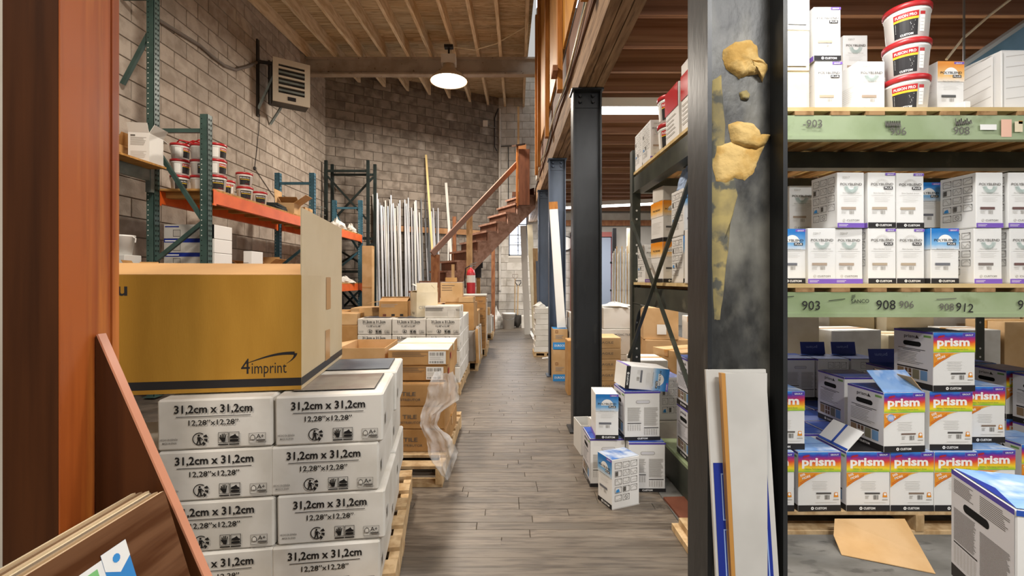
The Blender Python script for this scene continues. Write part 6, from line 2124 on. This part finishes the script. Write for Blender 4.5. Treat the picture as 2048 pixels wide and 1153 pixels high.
# flattened cardboard sheet sliding off the pallet
top = [P(1668, 1036, 2.082), P(1808, 1036, 2.082)]
pts = [Vector((top[0].x, 2.078, .088)), Vector((top[1].x, 2.078, .088)), Vector((bx(1850, 1.90), 1.90, .030)), Vector((P(1871, 1150, 1.82).x, 1.82, .0045)), Vector((P(1770, 1130, 1.88).x, 1.885, .006)), Vector((P(1683, 1112, 1.945).x, 1.945, .0045)), Vector((P(1664, 1072, 2.03).x, 2.02, .045))]
vs = [tuple(p) for p in pts] + [tuple(p - Vector((0, 0, .003))) for p in pts]
n = len(pts)
b = MB(); b.add(vs, [(0, 1, 2, 6), (6, 2, 4, 5), (2, 3, 4), (n + 6, n + 2, n + 1, n), (n + 5, n + 4, n + 2, n + 6), (n + 4, n + 3, n + 2)] + [(i, (i + 1) % n, n + (i + 1) % n, n + i) for i in range(n)], m_card2)
tag(b.build('cardboard_sheet'), 'flattened tan cardboard sheet sliding off the pallet onto the concrete', 'cardboard')
# near corner box (text-covered side towards the viewer) on another
cx_, cy_ = 1.455, 1.335
ca = math.atan2(.249, .084) - PI / 2                 # left face runs from (1.365,1.396) to (1.281,1.147)
lx = Vector((1.281, 1.147, 0)); fx = Vector((1.365, 1.396, 0))
ydir = (fx - lx).normalized(); xdir = Vector((ydir.y, -ydir.x, 0))
BW, BD, BHh = .25, .263, .325
cen = lx + ydir * BD / 2 + xdir * BW / 2
rz = math.atan2(xdir.y, xdir.x)
zt = .60
big = put('grout_carton', bevel_box(BW, BD, BHh, .003, (m_boxwhite,), .0015, 3), loc=(cen.x, cen.y, zt - BHh), rz=rz)
tag(big, 'large grout carton with a carry hole and dense text in the right foreground', 'box')
p = PR(); w, h = BD, BHh
p.rect(0, 0, w, h, m_boxlav, .5)
p.rect(0, 0, w, h * .12, m_char, 1); p.rect(0, h * .955, w, h, m_purple2, 1)
a, bq, r = w * .27, w * .60, h * .038; v = h * .72
hp = [(bq + r * math.sin(t), v - r * math.cos(t)) for t in [PI * i / 8 for i in range(9)]] + [(a - r * math.sin(t), v + r * math.cos(t)) for t in [PI * i / 8 for i in range(9)]]
p.poly(hp, m_dark, 2)
p.lines(w * .05, h * .80, w * .40, h * .93, 9, h * .006, m_ink, 2, .25, 1); p.lines(w * .50, h * .77, w * .95, h * .93, 10, h * .006, m_ink, 2, .25, 2)
p.lines(w * .05, h * .36, w * .44, h * .66, 30, h * .0045, m_ink, 2, .12, 3); p.lines(w * .50, h * .24, w * .95, h * .62, 38, h * .0045, m_ink, 2, .12, 4)
p.rect(w * .05, h * .335, w * .46, h * .348, m_char, 2); p.rect(w * .5, h * .20, w * .95, h * .213, m_char, 2)
for k in range(7):
    p.lines(w * (.05 + .058 * k), h * .15, w * (.095 + .058 * k), h * .32, 12, h * .0045, m_ink2, 2, .1, k)
face(big, p.mesh('side_print'), 'left', BW + .003, BD, BHh)
p = PR(); p.frame(BW * .08, BHh * .42, BW * .34, BHh * .60, .003, m_ink, 1); p.lines(BW * .08, BHh * .3, BW * .4, BHh * .4, 4, .003, m_ink2); p.rect(0, BHh * .955, BW, BHh, m_blue, 1); p.rect(BW * .07, BHh * .12, BW * .4, BHh * .26, m_ink, 1)
face(big, p.mesh('front_print'), 'front', BW, BD + .003, BHh)
p = PR(); p.rect(.003, .003, BW - .003, BD - .003, m_lidsky, 1); p.poly([(.003, .003), (.03, .13), (.003, BD - .003)], m_navy, 2)
face(big, p.mesh('lid_print'), 'top', BW, BD, BHh + .002, 'lid')
prism_box((cen.x, cen.y, .0), rz, 'grout box under the large foreground carton', 'plain', 'plain', lid='blue')

# ------------------------------------------------------------------ grout boxes tumbled at the foot of the second column
gF = 'grout boxes on the floor by the black column'
ang2 = math.radians(20)
def at_floor(px, py):
    d = F * H / (py - CY)
    return Vector(((px - CX) * d / F, d, 0))
c = at_floor(1214, 1016)
rz = math.radians(70)        # its long instruction side faces the aisle
# local x (width .128) along (cos,sin); put the instruction (left) side to the front
rz = math.radians(80)
cenA = c + Vector((.075, .065, 0))
o = poly_box((cenA.x, cenA.y, 0), math.radians(-68), 'battered sunburst box with instruction pictures on the floor, lid crushed', 'blue', None, group=gF, right='draw', topm=M('lid_bluewhite', '#c9d3e2', .4, c2='#3d74bf', scale=12))
prism_box((.568, 2.695, 0), .03, 'grout box with a blue lid standing on the floor behind the battered box', 'plain', 'side', lid='blue', group=gF)
prism_box((.775, 2.630, 0), .0, 'grout box with a torn carry hole on the floor, bottom of its stack', 'plain', None, lid='blue', group=gF)
prism_box((.752, 2.66, GH + .003), .05, 'grout box with a carry hole standing on the torn one', 'plain', 'side', lid='blue', group=gF)
poly_box((.566, 2.66, GH + .003), -.03, 'upright blue sunburst box standing on the blue-lidded box', 'blue', 'plain', group=gF)
o = poly_box((0, 0, 0), 0, 'blue sunburst box lying on its side on top of the pile', 'blue', 'plain', group=gF)
o.rotation_euler = (0, math.radians(96), .12)
o.location = (.655, 2.645, 2 * GH + .008 + QW / 2 + .012)
o['label'] = 'blue sunburst box lying on its side on top of the pile'
open_carton('carton', 'small open white carton at the foot of the black column', .105, .20, .20, (.535, 3.16, 0), .1, m_wopen, ang=(None, None, None, None), group=gF)
poly_box((.62, 3.0, 0), .1, 'white sunburst box between the small open carton and the pile', 'old', 'plain', group=gF)
prism_box((1.03, 3.05, .27), .1, 'drawings-sided grout box under the rack end, behind the pile', 'draw', 'plain', lid='blue', group=gF)
carton('carton', 'white carton under the drawings-sided grout box', .2, .22, .268, (1.03, 3.05, 0), .1, m_wcard, group=gF)
for k in range(2):
    prism_box((1.07, 2.50, .20 + k * (GH + .002)), 0, 'grout box under the rack end by the near column, %s' % ('lower', 'upper')[k], 'b', 'side', lid='blue', group=gF)
b = MB(); b.box((-.12, -.38, 0), (.12, .30, .018), m_gbeam); b.box((-.12, -.38, -.17), (-.10, .30, 0), m_dsteel); b.box((.10, -.38, -.17), (.12, .30, 0), m_dsteel)
tag(b.build('steel_sill', loc=(1.07, 2.52, .178)), 'low green-grey steel step under the grout boxes at the rack end', 'step')
b = MB(); b.box((-.10, -.16, 0), (.10, .16, .012), M('red_ply', '#7a4a38', .6, c2='#6a3d2d', scale=6))
tag(b.build('plywood_offcut', loc=(.945, 2.42 - .13, .0005), rz=.05), 'reddish plywood offcut lying on the floor by the rack foot', 'offcut')
fb_ = thing('foot_blocking', 'pale wooden blocking boards beside the rack foot', 'wood block', (.845, 2.02, 0))
b = MB(); b.box((-.07, -.09, 0), (.045, .13, .03), m_pallet); b.build('board', fb_)
b = MB(); b.box((-.04, -.07, .031), (.045, .12, .06), m_pallet); b.build('board', fb_)
m_boardgrey = M('board_grey_white', '#c3c1bc', .55, c2='#b6b4af', scale=4)
# boards leaning on the near column
leaner('printed_board', 'white board with blue print leaning on the mortar-stained column', 'board', (.548 + .03, 1.045, 0.0), (.553 + .018, 1.142, .955), .150, .008, m_boardgrey)
wpn = [o for o in bpy.data.objects if o.get('label', '').startswith('white board with blue print')][0]
p = PR()
p.rect(-.069, 0.1, -.046, .735, m_navy, 1); p.rect(.036, .1, .062, .735, m_navy, 1)
for k in range(5):
    p.frame(.028, .60 - k * .13, .054, .71 - k * .13, .003, M('panel_ltblue', '#8ea6d6', .5), 2)
    p.rect(.031, .64 - k * .13, .045, .70 - k * .13, M('panel_ltblue', '#8ea6d6', .5), 2)
    p.frame(-.052, .60 - k * .13, -.030, .71 - k * .13, .003, M('panel_ltblue', '#8ea6d6', .5), 2)
put('print', p.mesh('panel_print'), wpn, (0, -.0045, 0))
o = leaner('white_shelf_board', 'tapered white board with a raw tan edge leaning in front of the printed one', 'board', (.578, 1.055, 0.0), (.577, 1.118, .950), .02, .01, m_boardgrey)
b = MB(); b.prism([(-.028, 0), (.022, 0), (.057, .953), (-.045, .953)], -.007, .007, m_boardgrey, lambda u, v, w: (u, w, v))
o.data = b.mesh('white_shelf_board')
b = MB(); b.prism([(-.038, 0), (-.0285, 0), (-.0455, .953), (-.055, .953)], -.0075, .0075, m_tape, lambda u, v, w: (u, w, v)); b.build('raw_edge', o)

# ------------------------------------------------------------------ stock further back on the right
tilep = PR(); tilep.text('GLAZED MOSAIC TILE', .02, .20, .03, m_ink, 2, 'L', .01, fit=.28); tilep.text('12 PCS  MADE IN', .05, .15, .022, m_ink, 2); tilep.text('A QUOTATION', .05, .10, .02, m_ink, 2)
tilep = tilep.mesh('carton_print')
gR = 'cartons stacked behind the pile under the mezzanine'
def rc(lab, x, y, z, w, d, h, mt, rz=0.0, pr=(), name='carton', **k):
    return carton(name, lab, w, d, h, (x, y, z), rz, mt, prints=pr, group=gR, seed=int(x * 7 + y), **k)
lat = PR(); lat.text('FRAGILE', .03, .045, .03, m_ink, 2, 'L', 0, fit=.15)
lat = lat.mesh('carton_print')
pallet('wooden pallet with tan tile boxes right behind the black column', (1.10, 4.72, 0), .62, .9, 0, .12)
for k in range(5):
    rc('tan tile box beside the black column, %s of five' % ('bottom', 'second', 'third', 'fourth', 'top')[k], .945, 4.45, .121 + k * .103, .25, .32, .10, m_card2, 0, (('front', lat),), tape=None, flaps=False)
for k in range(2):
    rc('white glazed mosaic tile carton behind the tan boxes, %s' % ('lower', 'upper')[k], 1.17, 4.95, .121 + k * .272, .36, .34, .27, m_wcard, 0, (('front', tilep),))
rc('white carton on the glazed mosaic cartons', 1.17, 4.95, .666, .34, .32, .22, m_wcard, .05)
rc('white carton with an open brown lid beside the glazed mosaic cartons', .83, 5.36, 0.0, .22, .30, .80, m_wcard, 0)
heap('crumpled_film', 'white crumpled wrapping over the cartons behind the rack', 'wrapping', (1.17, 4.95, .888), .17, .05, 51, m_crumple)
# cartons seen under the middle shelf through the dark rack end
bar_l = printed(.3, .2, None, m_ink2, panel=(.45, .75, .25, .75, m_paper))
rc('tan carton with a white label, bottom of the pile behind the rack end', 1.62, 4.1, 0, .48, .40, .36, m_card2, .05, (('front', bar_l),))
rc('brown carton with half-open lid leaning in the pile behind the rack end', 1.62, 4.1, .362, .46, .38, .20, m_card2, .35, (('front', bar_l),))
rc('white carton with a label in the pile behind the rack end', 2.06, 4.72, .0, .36, .36, .80, m_wcard, 0, (('front', bar_l),))
rc('white carton with printed lines at the right of the pile behind the rack end', 2.50, 4.62, 0, .30, .34, .95, m_wcard, 0)
rc('white slab carton low behind the cross rods', 1.22, 4.0, 0, .26, .34, .50, m_wcard, 0)
rc('tan carton low behind the cross rods', 1.60, 4.72, 0, .44, .36, .58, m_card2, .0, (('front', bar_l),))
rc('tan carton with a white label on the low tan one behind the cross rods', 1.56, 4.72, .582, .34, .34, .32, m_card2, -.15, (('front', bar_l),))
# big blocks of cartons behind the green rack
gC = 'carton wall behind the green rack'
ci = 0
rs2 = random.Random(3)
rn = ('floor row', 'second row', 'third row', 'fourth row')
for cidx in range(9):
    z = 0
    for k in range(4):
        h = .28 + .03 * ((cidx + k) % 2)
        mt = (m_cream, m_wcard, m_cream, m_cream, m_wcard, m_cream, m_card2, m_cream, m_wcard)[cidx] if k > 1 else (m_cream if (cidx + k) % 3 else m_wcard)
        carton('carton', 'pale carton in the wall behind the green rack, %s, stack %s' % (rn[k], ('one', 'two', 'three', 'four', 'five', 'six', 'seven', 'eight', 'nine')[cidx]), .40, .40, h,
               (2.10 + cidx * .415, 3.98 + .05 * (cidx % 3), z), rs2.uniform(-.03, .03), mt, group=gC, seed=ci % 4, tape=m_tapew)
        z += h + .002
        ci += 1
rc('kraft carton with a label close behind the green rack end', 3.98, 3.60, 0, .42, .30, .86, m_card2, .0, (('front', bar_l),))
rc('white carton beside the kraft carton behind the rack end', 3.60, 3.60, 0, .30, .28, .80, m_wcard, -.04)
rc('white film-wrapped carton close behind the rainbow boxes', 2.62, 3.58, 0, .40, .30, .80, m_wcard_side, .08)
rc('cream carton with a gaping lid close behind the rainbow boxes', 3.12, 3.58, 0, .46, .30, .76, m_cream, -.05)
rc('pale carton behind the aisle end of the rainbow pallet', 2.14, 3.58, 0, .42, .30, .90, m_cream, .0)
# white tile stack beside the fourth column, blue cartons before the third
gT = 'flat white tile boxes beside the aisle'
for k in range(8):
    carton('flat_tile_box', 'flat white tile box in the aisle stack by the blue-grey column, %s' % ('lowest', 'second up', 'third up', 'fourth up', 'fifth up', 'sixth up', 'seventh up', 'topmost')[k], .33, .36, .082, (.575 + .008 * (k % 3), 7.12, .075 + k * .0845), .02 * ((k % 3) - 1), m_wcard, group=gT, flaps=False, tape=None)
pallet('low white-wrapped pallet under the flat tile boxes', (.58, 7.12, 0), .36, .38, 0, .074, nb=4)
heap('crumpled_film', 'loose white wrap bunched on the flat tile box stack', 'wrapping', (.50, 7.12, .753), .10, .08, 71, m_crumple)
bpr = PR(); bpr.rect(0, 0, .17, .08, m_sky, 1); bpr.text('DUROCK', .02, .03, .035, m_white, 2, 'L', .01, fit=.12); bpr.frame(.03, .19, .06, .22, .005, m_brown_lumber, 2); bpr.lines(.03, .12, .13, .17, 3, .006, m_ink2)
bpr = bpr.mesh('carton_print')
for k in range(2):
    carton('blue_carton', 'tan carton with a blue base band before the blue-grey column, %s' % ('lower', 'upper')[k], .17, .22, (.37, .24)[k], (.615, 5.40, (0, .372)[k]), 0, m_card2, prints=(('front', bpr),), group='blue-banded cartons', tape=None, topmat=m_sky)
leaner('white_plank', 'long white plank leaning on the blue-grey column, tan top end', 'plank', (.635, 5.36, .615), (.555, 5.50, 2.05), .10, .03, m_whitestrip)
wpk = [o for o in bpy.data.objects if o.get('label', '').startswith('long white plank')][0]
b = MB(); b.box((-.052, -.017, 1.425), (.052, .017, 1.515), m_stud); b.build('end_block', wpk)
carton('carton', 'yellow-tan slim carton standing between the blue-grey and black columns', .10, .22, .56, (.665, 4.75, 0), 0, m_card, tape=None)
# long strips in a rack by the rear door
sk_ = thing('strip_stand', 'timber stand with horizontal bars for long trim strips by the rear door', 'stand', (2.42, 9.9, 0))
for x in (-.10, .22):
    b = MB(); b.box((x - .04, -.04, 0), (x + .04, .04, 2.3), m_cream if x > 0 else m_char); b.build('post', sk_)
for z in (1.55, .95, .5):
    b = MB(); b.box((-.2, -.07, z - .02), (.28, -.045, z + .02), m_char); b.build('bar', sk_)
for k in range(14):
    leaner('trim_strip', 'long pale trim strip leaning in the timber stand by the rear door', 'trim profile', (2.20 + .030 * k, 9.62, 0.005), (2.27 + .028 * k, 9.80, 1.75 + .05 * (k % 4)), .022, .012, (m_whitestrip, m_cream, m_alu, m_lumber)[k % 4], 'trim strips by the rear door')
b = MB(); b.lathe([(.17, 0), (.19, .01), (.19, .03), (.17, .03)], m_char, 24); b.lathe([(.0, .012), (.17, .012)], m_paper, 24)
o = b.build('wall_clock', loc=(1.50, 11.74, 2.12)); o.rotation_euler = (PI / 2, 0, 0)
tag(o, 'round dark-rimmed sign on the rear wall beside the red door frame', 'sign')
b = MB(); b.bar(at_floor(1060, 664) + Vector((0, 0, .012)), at_floor(1074, 690) + Vector((0, 0, .012)), .06, .02, m_whitestrip)
tag(b.build('board_offcut'), 'short white board offcut lying on the aisle floor by the flat tile boxes', 'offcut')
b = MB(); b.add([(0, 0, .001), (.12, .02, .004), (.10, .10, .012), (.01, .09, .002)], [(0, 1, 2, 3)], m_paper); 
tag(b.build('paper_scrap', loc=tuple(at_floor(1084, 718))), 'white paper scrap on the floor at the foot of the blue-grey column', 'paper')
b = MB(); b.add([(0, 0, .001), (.14, .03, .004), (.11, .12, .02), (.01, .10, .002)], [(0, 1, 2, 3)], m_paper); 
tag(b.build('paper_scrap', loc=tuple(at_floor(1028, 655))), 'small white paper scrap on the far aisle floor by the pail', 'paper')
